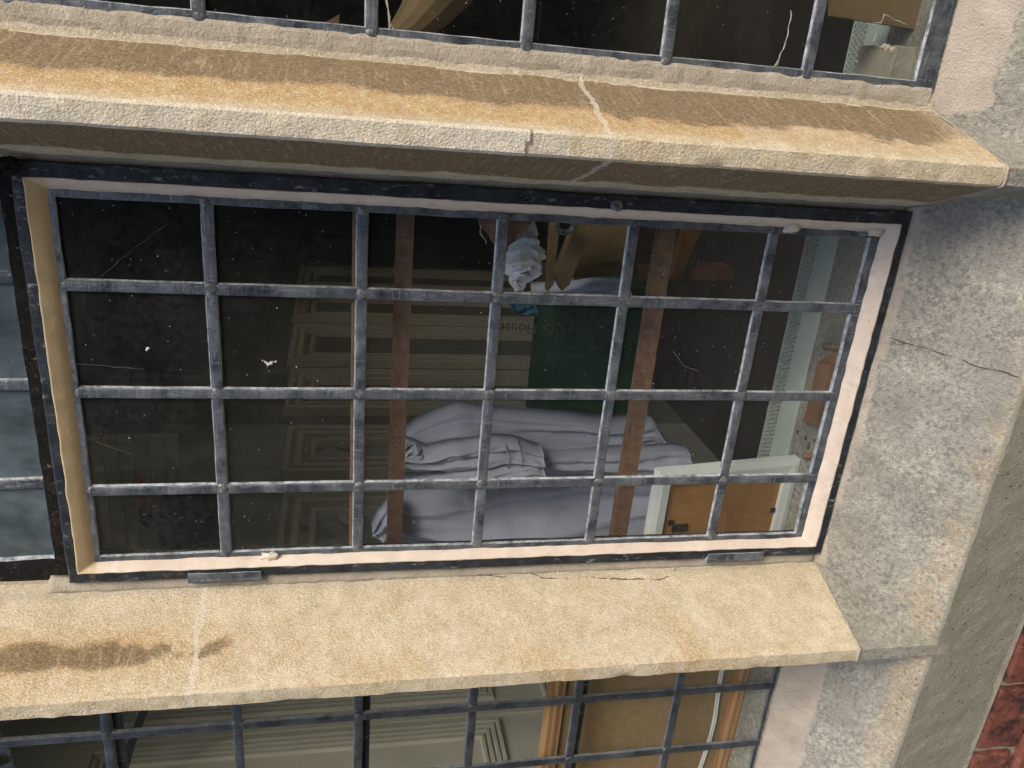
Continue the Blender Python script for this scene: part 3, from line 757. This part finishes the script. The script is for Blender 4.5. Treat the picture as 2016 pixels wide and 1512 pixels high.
def moulded_panel(y0, y1, z0, z1, steps=4, w=.012, hh=.0075, fill=True, mat=None):
    mb = MB(); secs = []
    for k in range(steps):
        o = k * w
        secs += [(o, .0), (o + w * .25, hh), (o + w * .75, hh), (o + w, .0005)]
    base = 0; pts = []
    n = len(secs)
    cor = [lambda o: (y0 + o, z0 + o), lambda o: (y1 - o, z0 + o), lambda o: (y1 - o, z1 - o), lambda o: (y0 + o, z1 - o)]
    for c_ in cor:
        for o, h in secs: y, z = c_(o); mb.v.append(Vector((XW + .001 + h, y, z)))
    for i in range(4):
        for j in range(n - 1): mb.f.append((i * n + j, ((i + 1) % 4) * n + j, ((i + 1) % 4) * n + j + 1, i * n + j + 1))
    if fill: mb.f.append(tuple(i * n + n - 1 for i in range(4)))
    mb.go('moulding', mat or m_panel, pw)
for y0, y1 in ((.10, .405), (.46, .80)):
    moulded_panel(y0, y1, -.155, .62); moulded_panel(y0, y1, -1.0, -.26)
for y0, y1, z0, z1 in ((.90, 1.31, -.30, .345), (1.42, 1.76, -.30, .36), (1.90, 2.31, -.93, .385), (2.39, 2.89, -.90, .405), (2.98, 3.44, -.93, .42), (3.54, 4.0, -.93, .43)):
    moulded_panel(y0, y1, z0, z1, 2, .036, .030, False, m_litmould)
    moulded_panel(y0 + .085, y1 - .085, z0 + .085, z1 - .085, 1, .030, .026, False, m_litmould)
    if z0 > -.5: moulded_panel(y0, y1, -1.0, -.38, 2, .03, .02)
mb = MB(); mb.box(XW, XW + .004, .418, .446, -.9, .9); mb.go('stile', m_panel, pw)
def quatrefoil(y, z, r):
    mb = MB()
    for k in range(4):
        a = k * math.pi / 2 + math.pi / 4; d = Vector((0, math.cos(a), math.sin(a)))
        e = Vector((0, -d.z, d.y)); c_ = Vector((XW + .008, y, z)) + d * r
        n0 = len(mb.v); T = 14
        for i in range(T + 1):
            t = i / T * 2 - 1; wdt = (1 - t * t) * r * .28
            for s_, h in ((-1, 0), (-.3, .012), (.3, .012), (1, 0)): mb.v.append(c_ + e * (t * r * .62) + d * (s_ * wdt) + Vector((h, 0, 0)))
        for i in range(T):
            for j in range(3): mb.f.append((n0 + i * 4 + j, n0 + i * 4 + j + 1, n0 + (i + 1) * 4 + j + 1, n0 + (i + 1) * 4 + j))
    mb.go('carving', m_panel, pw)
quatrefoil(1.12, .20, .075); quatrefoil(1.60, .21, .060)
# open boarded cupboard end with a dark bag on a red strap (top corner of the casement)
p = at(330, 1010, .75)
mb = MB()
for i in range(9): 
    z0 = p.z - .02 + i * .03
    mb.box(p.x - .12, p.x + .16 - .004, .80, .815, z0, z0 + .0285, .001)
tag(mb.go('wall_board', m_board, origin=(p.x, .81, p.z)), 'pale boarding behind a dark bag inside the casement', 'boarding')
bag = empty('bag', 'dark bag hanging on a red strap before pale boarding', 'bag', (p.x, .72, p.z - .05))
mb = MB(); c0 = at(375, 1025, .72); mb.blob(c0, .10, .045, .075, .25, 9, 22, 14); mb.go('body', m_bag, bag, True)
mb = MB(); a0, a1 = at(275, 935, .72), at(283, 1005, .70); mb.sweep([a0 + (a1 - a0) * (i / 8) for i in range(9)], (0, 0, 1), (0, 1, 0), [(-.005, 0), (.005, 0), (.005, .002), (-.005, .002)]); mb.go('strap', m_red, bag)
mb = MB(); a0, a1 = at(284, 1002, .70), at(292, 1040, .69); mb.sweep([a0 + (a1 - a0) * (i / 8) for i in range(9)], (0, 0, 1), (0, 1, 0), [(-.010, -.004), (.010, -.004), (.010, .006), (-.010, .006)]); mb.go('buckle', m_bag, bag)

# inner ledge, radiator shelf with perforated strip
led = empty('radiator_shelf', 'pale green shelf with a perforated strip behind the casement', 'shelf', (0, .13, -.47))
mb = MB(); mb.box(-.84, .84, .0995, .142, -.476, -.4595, .0015); mb.go('shelf_board', m_mint, led)
mb = MB(); pit = .0066; x = -.56; row = 0
ys = [.1425 + .0058 * k for k in range(6)]
nx = int(1.12 / pit)
for k in range(5):
    for i in range(nx):
        cx_ = -.56 + (i + (.5 if k % 2 else 0)) * pit; cy_ = ys[k] + .0029; hx, hy = pit / 2, .0029; r_ = .0028
        outer = []; inner = []
        for q in range(8):
            a = math.pi / 8 + q * math.pi / 4; ca, sa = math.cos(a), math.sin(a); s_ = min(hx / abs(ca), hy / abs(sa))
            outer.append((cx_ + ca * s_, cy_ + sa * s_, -.4602)); inner.append((cx_ + ca * r_, cy_ + sa * r_ * .98, -.4602))
        # square the outer loop's corners
        mb.add(outer + inner, [(q, (q + 1) % 8, 8 + (q + 1) % 8, 8 + q) for q in range(8)])
        mb.add([(cx_ + hx, cy_ + hy, -.4602), outer[0], outer[1]], [(0, 1, 2)]); mb.add([(cx_ - hx, cy_ + hy, -.4602), outer[2], outer[3]], [(0, 1, 2)])
        mb.add([(cx_ - hx, cy_ - hy, -.4602), outer[4], outer[5]], [(0, 1, 2)]); mb.add([(cx_ + hx, cy_ - hy, -.4602), outer[6], outer[7]], [(0, 1, 2)])
mb.go('perforated_strip', m_mint, led)
mb = MB(); mb.box(-.84, .84, .1715, .1735, -.60, -.4598); mb.go('front_edge', m_mint, led)

# bits lying on the inner ledge
ZS = -.4595
def quadp(pts, z0, h):
    P = [atz(x, y, z0) for x, y in pts]; n = len(P)
    return P + [q + Vector((0, 0, h)) for q in P], [tuple(reversed(range(n))), tuple(range(n, 2 * n))] + [(i, (i + 1) % n, (i + 1) % n + n, i + n) for i in range(n)]
mb = MB(); v, f = quadp(((1622, 712), (1648, 718), (1617, 838), (1593, 830)), ZS, .009); mb.add(v, f)
v, f = quadp(((1620, 711), (1650, 690), (1650, 717)), ZS, .005); mb.add(v, f)
tag(mb.go('wooden_wedge', m_oldwood, origin=atz(1620, 775, ZS)), 'rust brown wedge lying on the ledge behind the bottom panes', 'wedge')
for (ax, ay), (bx, by), lab in (((1624, 681), (1660, 686), 'rusty peg by the pointed end of the brown wedge'), ((1584, 897), (1606, 899), 'rusty peg by the corner of the white picture frame')):
    mb = MB(); a, b = atz(ax, ay, ZS + .004), atz(bx, by, ZS + .004); mb.tube([a, a + (b - a) * .5, b], .0042, 8, .0006)
    tag(mb.go('peg', m_rust, origin=a), lab, 'peg')
mb = MB()
for x, y, w_ in ((1592, 878, .006), (1586, 862, .003), (1603, 868, .003), (1570, 850, .002)):
    q = atz(x, y, ZS + .0015); mb.blob(q, w_, .002, .0015, .5, 200)
tag(mb.go('debris', m_crack, origin=atz(1592, 878, ZS)), 'dark flakes scattered on the ledge beside the brown wedge', 'debris')

# ---------------------------------------------------------------- pictures turned to the glass
pic = empty('picture_frame', 'white picture frame with brown back leaning inside the casement corner', 'picture', (-.25, .06, ZS))
def picture(root, x0, x1, z0, h, y_bot, y_top, fw, ft, mfr, mback, name_f='frame', name_b='backboard'):
    ang = math.atan2(y_bot - y_top, h); R = Matrix.Rotation(ang, 3, 'X'); pv = Vector((0, y_bot, z0))
    def T(mb): mb.v = [R @ (p - pv) + pv for p in mb.v]; return mb
    mb = MB(); mb.ring([(x0, x1, z0, z0 + h, y_bot + ft), (x0, x1, z0, z0 + h, y_bot), (x0 + fw * .4, x1 - fw * .4, z0 + fw * .4, z0 + h - fw * .4, y_bot - .0015), (x0 + fw, x1 - fw, z0 + fw, z0 + h - fw, y_bot), (x0 + fw, x1 - fw, z0 + fw, z0 + h - fw, y_bot + ft)], 12)
    T(mb).go(name_f, mfr, root)
    mb = MB(); mb.box(x0 + fw * .9, x1 - fw * .9, y_bot + ft * .45, y_bot + ft * .8, z0 + fw * .9, z0 + h - fw * .9); T(mb).go(name_b, mback, root)
    return T
T = picture(pic, -.42, -.1215, ZS + .001, .222, .062, .030, .0195, .014, m_white, m_hard)
mb = MB()
hx, hz = -.213, ZS + .175
for dz, rr in ((.006, .0055), (-.006, .0055)):
    mb.ring([(hx - rr, hx + rr, hz + dz - rr, hz + dz + rr, .0665), (hx - rr, hx + rr, hz + dz - rr, hz + dz + rr, .0645), (hx - rr * .45, hx + rr * .45, hz + dz - rr * .45, hz + dz + rr * .45, .0645), (hx - rr * .45, hx + rr * .45, hz + dz - rr * .45, hz + dz + rr * .45, .0665)], 3)
T(mb).go('hanger', m_black, pic)
for z in (.185, .02):
    mb = MB(); mb.box(-.207, -.200, .0655, .068, ZS + z, ZS + z + .008); T(mb).go('clip', m_black, pic)
mb = MB(); a = [(-.196, ZS + .105), (-.24, ZS + .055), (-.25, ZS + .100)]
mb.add([(x, .0655, z) for x, z in a] + [(x, .0675, z) for x, z in a], [(0, 1, 2), (5, 4, 3), (0, 3, 4, 1), (1, 4, 5, 2), (2, 5, 3, 0)]); T(mb).go('strut', m_hard, pic)
pp_ = empty('picture_frame', 'pine picture frame with tan back and white cord inside the clean window', 'picture', (-.6, .06, ZS))
T = picture(pp_, -.80, -.385, ZS + .001, .330, .058, .026, .0215, .018, m_pine, m_hard2)
mb = MB(); L = [Vector((-.78 + .39 * i / 20, .0605, ZS + .050 + .004 * math.sin(i * .5))) for i in range(21)]
mb.tube(L, .0018, 6, .0006); mb.tube([p + Vector((0, 0, -.0042)) for p in L], .0016, 6, .0006); T(mb).go('cord', m_white, pp_)

mb = MB(); mb.sweep([at(290, 1385, .30), at(283, 1400, .30), at(268, 1440, .29), at(255, 1475, .28), at(240, 1530, .27)], (0, 0, 1), (0, 1, 0), [(-.007, 0), (.007, 0), (.007, .004), (-.007, .004)])
tag(mb.go('strap', m_bag, origin=at(268, 1440, .29)), 'dark strap hanging at an angle before grey panelling in the clean window', 'strap')
# ---------------------------------------------------------------- shirts hanging inside
def lerp_tab(tab, x):
    for i in range(len(tab) - 1):
        if tab[i][0] <= x <= tab[i + 1][0]:
            t = (x - tab[i][0]) / (tab[i + 1][0] - tab[i][0]); t = t * t * (3 - 2 * t) * .5 + t * .5
            return tab[i][1] + (tab[i + 1][1] - tab[i][1]) * t
    return tab[-1][1] if x > tab[-1][0] else tab[0][1]
def cloth(up, lo, y0, folds, bulge=.03, thick=.03, nu=36, nv=70, seed=0):
    xa, xb = max(up[0][0], lo[0][0]), min(up[-1][0], lo[-1][0])
    mb = MB(); F = []
    for i in range(nv + 1):
        v = i / nv; px = xa + (xb - xa) * v
        a, b = lerp_tab(up, px), lerp_tab(lo, px)
        ring = []
        for j in range(nu + 1):
            u = j / nu
            d = -bulge * math.sqrt(max(0, 1 - (2 * u - 1) ** 2))
            for amp, fq, ph, sk, pw_ in folds: d += amp * (.35 + .65 * max(v, .02) ** pw_) * math.sin(fq * (u + sk * v) * 6.28 + ph) * min(1, 6 * u, 6 * (1 - u))
            d += .006 * fr((u * 1.2 + seed, v * 2.2, seed), 2.5, 3) + .003 * fr((u * 4, v * 1.4, seed + 4), 5, 2)
            ring.append(at(px, a + (b - a) * u, y0) + Vector((0, d, 0)))
        for j in range(nu - 1, 0, -1):
            ring.append(at(px, a + (b - a) * (j / nu), y0) + Vector((0, thick, 0)))
        F.append(ring)
    m = len(F[0])
    for r_ in F: mb.v += r_
    for i in range(nv):
        for j in range(m): mb.f.append((i * m + j, i * m + (j + 1) % m, (i + 1) * m + (j + 1) % m, (i + 1) * m + j))
    mb.f.append(tuple(range(m))); mb.f.append(tuple(nv * m + j for j in reversed(range(m))))
    return mb
sh1 = empty('shirt', 'white shirt with gathered collar and cuffed sleeve, nearer the green box', 'shirt', (-.2, .33, -.4))
up = [(783, 880), (800, 850), (830, 830), (865, 814), (905, 799), (950, 806), (1000, 812), (1100, 818), (1210, 828), (1285, 822), (1303, 852), (1322, 880)]
lo = [(783, 900), (810, 908), (850, 915), (900, 922), (1000, 935), (1322, 938)]
cloth(up, lo, .34, [(.013, 2.0, .4, -.25, .7), (.006, 4.6, 1.2, .3, .5), (.003, 9, .3, .2, .8)], .025, .03, 44, 80, 1).go('body', m_cloth, sh1, True)
up = [(786, 886), (830, 886), (900, 872), (980, 862), (1010, 864), (1066, 882)]
lo = [(786, 898), (815, 914), (880, 926), (950, 926), (1000, 920), (1066, 918)]
sl = cloth(up, lo, .27, [(.006, 2.2, .8, .2, -.3), (.003, 5, .3, .4, .3)], .022, .02, 26, 50, 5).go('sleeve', m_cloth, sh1, True)
for px in (991, 1017):
    mb = MB(); L = [at(px + 5 * math.sin(3.1 * t), 864 + 58 * t, .27) + Vector((0, -.0245 * math.sqrt(max(0, 1 - (2 * t - 1) ** 2)) - .002, 0)) for t in [i / 14 for i in range(15)]]
    mb.tube(L, .0011, 5); mb.go('seam', m_seam, sl)
up = [(1060, 888), (1150, 886), (1290, 882), (1340, 880), (1352, 884)]
lo = [(1060, 925), (1150, 930), (1290, 934), (1340, 920), (1352, 914)]
cloth(up, lo, .30, [(.004, 2.2, .8, .2, .5)], .02, .02, 20, 40, 8).go('front_placket', m_cloth, sh1, True)
up = [(786, 878), (800, 868), (815, 872), (835, 882)]; lo = [(786, 900), (800, 906), (815, 904), (835, 894)]
cloth(up, lo, .275, [(.009, 3.2, 0, .5, .1), (.005, 6, 1, .8, .1)], .014, .02, 26, 26, 3).go('collar', m_cloth, sh1, True)
sh2 = empty('shirt', 'wide white shirt hanging beside the white picture frame', 'shirt', (-.4, .33, -.4))
up = [(776, 962), (790, 950), (850, 948), (950, 946), (1100, 948), (1340, 948)]
lo = [(776, 1100), (800, 1140), (900, 1180), (1340, 1180)]
cloth(up, lo, .36, [(.022, 1.6, 2.4, -.28, .6), (.012, 3.8, .3, .25, .5), (.004, 8, 0, .3, .8)], .03, .04, 60, 80, 11).go('body', m_cloth, sh2, True)
up = [(806, 946), (860, 936), (930, 926), (1020, 913), (1050, 912), (1070, 924)]
lo = [(806, 956), (860, 958), (930, 958), (1020, 952), (1050, 946), (1070, 934)]
cloth(up, lo, .255, [(.004, 1.4, .8, .2, .3), (.002, 4, .3, .4, .3)], .016, .016, 22, 40, 15).go('sleeve', m_cloth, sh2, True)
up = [(732, 1034), (745, 1010), (762, 992), (775, 985), (790, 990)]; lo = [(732, 1046), (745, 1062), (762, 1080), (775, 1085), (790, 1085)]
cloth(up, lo, .30, [(.006, 3, 0, .5, .1)], .016, .02, 26, 26, 23).go('collar', m_cloth, sh2, True)

# crumpled tissue by the handle plate
mb = MB(); n0 = 0
chain = [(1046, 430, 9), (1044, 452, 12), (1034, 470, 26), (1030, 495, 33), (1034, 515, 36), (1030, 535, 30), (1019, 552, 15), (1022, 572, 7)]
seg = 13; NR = 22
for i in range(NR + 1):
    t = i / NR * (len(chain) - 1); k = min(int(t), len(chain) - 2); f = t - k
    px, py, rr = [chain[k][j] + (chain[k + 1][j] - chain[k][j]) * f for j in range(3)]
    for j in range(seg):
        a = 2 * math.pi * j / seg
        n_ = noise.noise(Vector((math.cos(a) * 1.3, math.sin(a) * 1.3, t * 1.5))) * .6 + abs(noise.noise(Vector((math.cos(a) * 2.6, math.sin(a) * 2.6, t * 2.8)))) * .7 - .1
        r_ = rr * (1 + n_)
        q = at(px + r_ * math.cos(a) * 1.0, py + r_ * .25 * math.cos(a * 2), .07) + Vector((0, math.sin(a) * rr * .0005 * (1 + 2.2 * n_), 0))
        mb.v.append(q)
for i in range(NR):
    for j in range(seg): mb.f.append((i * seg + j, i * seg + (j + 1) % seg, (i + 1) * seg + (j + 1) % seg, (i + 1) * seg + j))
tag(mb.go('tissue', m_paper, origin=at(1030, 495, .07)), 'crumpled white tissue hanging at the brown handle plate', 'tissue')

# green carrier box with gold lettering
gb = empty('carrier_box', 'dark green box with gold lettering among the stored things', 'box', (.0, .50, -.35))
a, b = at(1103, 580, .45), at(1236, 870, .45)
mb = MB(); mb.box(b.x, a.x + .015, .45, .62, b.z, a.z, .004); mb.go('body', m_green, gb)
cu = bpy.data.curves.new('lettering', 'FONT'); cu.body = 'Helix House'; cu.size = .026; cu.extrude = .0004
to = bpy.data.objects.new('lettering', cu); COL.objects.link(to)
dg = bpy.context.evaluated_depsgraph_get(); me = bpy.data.meshes.new_from_object(to.evaluated_get(dg)); bpy.data.objects.remove(to)
pl = at(1128, 640, .4485)
lo_ = bpy.data.objects.new('lettering', me); COL.objects.link(lo_); me.materials.clear(); me.materials.append(m_gold)
lo_.parent = gb; lo_.rotation_euler = (RAD(90), RAD(-90), 0); lo_.location = pl - Vector(gb.location) + Vector((0, 0, 0))
# stacked wooden frame parts, white cloth
wf = empty('easel', 'brown wooden easel with orange rails stored behind the white tissue', 'easel', (.15, .35, -.3))
def stick(name, pts, y, dep, mat, parent):
    P = [at(x, yy, y) for x, yy in pts]; n = len(P); mb = MB()
    mb.add(P + [q + Vector((0, dep, 0)) for q in P], [tuple(range(n)), tuple(reversed(range(n, 2 * n)))] + [(i, i + n, (i + 1) % n + n, (i + 1) % n) for i in range(n)])
    return mb.go(name, mat, parent)
stick('strut', ((1088, 420), (1104, 420), (1090, 560), (1078, 575)), .30, .02, m_tan, wf)
stick('strut', ((1150, 400), (1182, 400), (1122, 560), (1106, 573), (1096, 545)), .27, .025, m_tan, wf)
stick('rail', ((1032, 540), (1032, 573), (1045, 573), (1045, 552), (1240, 540), (1240, 520), (1100, 532)), .33, .02, m_orange, wf)
stick('panel', ((1170, 400), (1262, 400), (1240, 532), (1130, 552)), .36, .015, m_tan, wf)
stick('rail', ((1258, 528), (1438, 526), (1446, 534), (1446, 546), (1438, 552), (1258, 550)), .36, .03, m_orange, wf)
stick('strut', ((1358, 430), (1392, 430), (1340, 545), (1322, 545)), .34, .02, m_orange, wf)
mb = cloth([(1040, 566), (1090, 562), (1160, 552), (1235, 556)], [(1040, 572), (1090, 590), (1160, 600), (1235, 604)], .40, [(.006, 2, 0, .5, .3)], .02, .03, 20, 30, 31)
tag(mb.go('folded_cloth', m_cloth, None, True, origin=at(1140, 580, .40)), 'folded white cloth under the brown wooden easel', 'cloth')
mb = cloth([(1010, 600), (1030, 598), (1055, 600)], [(1010, 612), (1030, 622), (1055, 618)], .6, [(.006, 2, 0, .5, .3)], .02, .03, 14, 12, 37)
tag(mb.go('blue_cloth', m_blue, None, True, origin=at(1030, 610, .6)), 'scrap of blue cloth above the green box', 'cloth')
mb = MB(); mb.tube([at(1112 + 18 * math.cos(q * .4), 444 + 14 * math.sin(q * .4), .25) for q in range(17)], .004, 8)
tag(mb.go('ring', m_solder, origin=at(1112, 444, .25)), 'grey ring hanging behind the brown struts', 'ring')
# right window: board and white corner block leaning inside
bd = MB(); v = [at(1640, -40, .05), at(1870, -40, .05), at(1830, 62, .05), at(1640, 31, .05)]
bd.add(v + [q + Vector((0, .01, 0)) for q in v], [(0, 1, 2, 3), (7, 6, 5, 4), (0, 4, 5, 1), (1, 5, 6, 2), (2, 6, 7, 3), (3, 7, 4, 0)])
tag(bd.go('hardboard_sheet', m_tan, origin=v[2]), 'brown hardboard sheet leaning inside the cobwebbed window', 'board')
mb = MB(); q = atz(1775, 140, ZS); mb.box(q.x - .03, q.x + .025, q.y - .02, q.y + .05, ZS, ZS + .028, .002)
tag(mb.go('plaster_block', m_innersill, origin=q), 'small pale block on the ledge of the cobwebbed window', 'block')
mb = MB(); q2 = at(1728, 142, .12); mb.tube([q2, q2 + Vector((0, .03, 0))], .010, 16)
tag(mb.go('red_disc', m_red, origin=q2), 'small red disc beside the pale block', 'disc')
mb = MB()  # tapered brown tube for the curved shape in this pane
a0 = [(775, 62, .0), (800, 50, 0), (830, 22, 0), (850, -30, 0)]
mb.tube([at(x, y, .16) for x, y, _ in ((785, 68), (815, 48, 0), (836, 20, 0), (850, -40, 0)) for _ in (0,)] if False else [at(785, 70, .16), at(815, 44, .16), at(845, 10, .16), at(880, -40, .16)], .03, 14, 0, lambda t: .5 + .7 * t)
tag(mb.go('shape', m_tan, origin=at(830, 30, .16)), 'curved brown chair arm inside the cobwebbed window', 'shape')
mb = MB()
v = [at(615, 58, .2), at(668, 28, .2), at(668, 62, .2)]
mb.add(v + [q + Vector((0, .012, 0)) for q in v], [(0, 1, 2), (5, 4, 3), (0, 3, 4, 1), (1, 4, 5, 2), (2, 5, 3, 0)])
tag(mb.go('bracket', m_tan, origin=v[0]), 'small curved brown bracket inside the cobwebbed window, away from the hardboard sheet', 'bracket')

# ---------------------------------------------------------------- dirt and cobwebs on the glass
def web(pts, r=.0004, y=-.0012):
    mb = MB(); P = []
    for i in range(len(pts) - 1):
        a, b = at(*pts[i], y), at(*pts[i + 1], y)
        for j in range(8):
            t = j / 8; P.append(a + (b - a) * t + noise.noise_vector((a + (b - a) * t) * 130) * .0012)
    P.append(at(*pts[-1], y)); mb.tube(P, r * .6, 5, r * .8, lambda t: .5 + .8 * abs(math.sin(17 * t))); return mb
mb = web([(760, -5), (764, 20), (766, 50), (772, 62), (800, 66), (822, 75)], .0013); m2 = web([(768, 30), (766, 45), (778, 62)], .0009); mb.add(m2.v, m2.f)
tag(mb.go('cobweb', m_web, origin=at(766, 40, 0)), 'thick dusty cobweb beside a lead by the curved chair arm', 'cobweb')
mb = web([(1558, 20), (1552, 60), (1542, 95), (1532, 120), (1526, 136)], .0010); m2 = web([(1532, 118), (1520, 134)], .0013); mb.add(m2.v, m2.f)
tag(mb.go('cobweb', m_web, origin=at(1540, 90, 0)), 'slanting cobweb strand on the dark pane next to the hardboard pane', 'cobweb')
mb = web([(1785, 50), (1762, 38), (1740, 28), (1735, 44), (1716, 46), (1726, 66), (1720, 82), (1735, 92)], .0008)
for k in range(9): mb.blob(at(1738 + k * 2.6 + random.uniform(-4, 4), 90 + k * 1.2 + random.uniform(-3, 3), -.002), .0026, .0015, .002, .7, 400, 7, 5)
m2 = web([(1748, 95), (1760, 104), (1762, 112)], .0007); mb.add(m2.v, m2.f)
tag(mb.go('cobweb', m_web, origin=at(1740, 80, 0)), 'tangled cobweb with a husk before the brown board', 'cobweb')
mb = MB()
for k in range(14): mb.blob(at(528 + random.gauss(4, 5), 716 + random.gauss(0, 3), -.0005), random.uniform(.0006, .0016), .0006, random.uniform(.0006, .0016), .6, 600, 6, 4)
for k in range(3): mb.blob(at(517 + k * 4, 710 + k * 1.5, -.0005), .0008, .0005, .0008, .5, 600, 6, 4)
tag(mb.go('bird_dropping', m_guano, origin=at(530, 716, 0)), 'larger white splash of bird dropping on a dark casement pane', 'dropping')
mb = MB()
for k in range(6): mb.blob(at(291 + random.gauss(0, 2.5), 687 + random.gauss(0, 2), -.0005), .0009, .0005, .0011, .6, 600, 6, 4)
tag(mb.go('bird_dropping', m_guano, origin=at(291, 687, 0)), 'tiny white bird dropping on a dark pane at the ochre putty end', 'dropping')
mb = web([(945, 440), (948, 458), (955, 470), (958, 480)], .0013, .012)
tag(mb.go('paint_flake', m_web, origin=at(948, 460, .012)), 'curled cream flake hanging from the brown handle plate', 'flake')
for pts, rr, lab in (([(130, 715), (200, 720), (285, 727)], .00013, 'fine cobweb thread running from the ochre putty into a dark pane'),
                     ([(170, 860), (215, 880), (270, 898)], .00013, 'fine slanting cobweb thread over the pane above the dark bag'),
                     ([(330, 440), (250, 500), (190, 552)], .00011, 'fine diagonal cobweb thread in the corner pane nearest ochre putty and brown mullion'),
                     ([(920, 945), (913, 965), (917, 990), (926, 1012)], .0003, 'wavy cobweb thread hanging over the wide white shirt'),
                     ([(1325, 690), (1345, 720), (1375, 730)], .00018, 'fine cobweb thread in the dark pane below the green box')):
    tag(web(pts, rr).go('cobweb_thread', m_web, origin=at(*pts[0], 0)), lab, 'cobweb')
mb = MB()
for k in range(26):
    mb.blob((.228 + random.gauss(0, .004), -.02 + random.gauss(0, .003), .462 + random.gauss(0, .008)), .004, .003, .005, .7, 300, 7, 5)
tag(mb.go('cobweb', m_rustblack, origin=(.228, -.02, .462)), 'black clot of cobweb at the casement corner by the brown mullion', 'cobweb')

# leaves growing by the brickwork
mb = MB()
for k in range(16):
    c_ = Vector((-.470 + random.gauss(0, .022), -.165 + random.gauss(0, .012), -.800 + random.gauss(0, .022)))
    q = Matrix.Rotation(random.uniform(0, 6.28), 3, Vector((random.gauss(0, 1), random.gauss(0, 1), random.gauss(0, 1))).normalized()); s_ = random.uniform(.010, .018)
    mb.add([c_ + q @ Vector(p) * s_ for p in ((-1, 0, 0), (-.4, -.5, .15), (.4, -.45, .15), (1.1, 0, 0), (.4, .45, .15), (-.4, .5, .15), (0, 0, -.02))], [(0, 1, 6), (1, 2, 6), (2, 3, 6), (3, 4, 6), (4, 5, 6), (5, 0, 6)])
wd = empty('weed', 'yellow green weed growing against the stained red bricks', 'plant', (-.47, -.16, GZ))
mb.go('leaf_cluster', m_leaf, wd)
mb = MB(); mb.tube([(-.47, -.15, GZ), (-.475, -.17, -1.2), (-.46, -.165, -.95), (-.47, -.16, -.80)], .004, 6, .001); mb.go('stem', m_leaf, wd)

# repeats share a group
GR = {'stone_mullion': 'stone mullions between the windows', 'fixed_window': 'fixed leaded windows either side of the casement', 'iron_bar': 'rusty bars across the casement',
      'shirt': 'white shirts hanging inside the casement', 'peg': 'rusty pegs on the inner ledge', 'picture_frame': 'picture frames turned to the glass', 'window_jamb': 'stone jambs at the ends of the window row',
      'cobweb': 'cobwebs on the glass', 'cobweb_thread': 'fine cobweb threads on the casement', 'bird_dropping': 'bird droppings on the casement panes'}
for o in COL.objects:
    k = o.name.split('.')[0]
    if o.parent is None and k in GR and 'label' in o: o['group'] = GR[k]
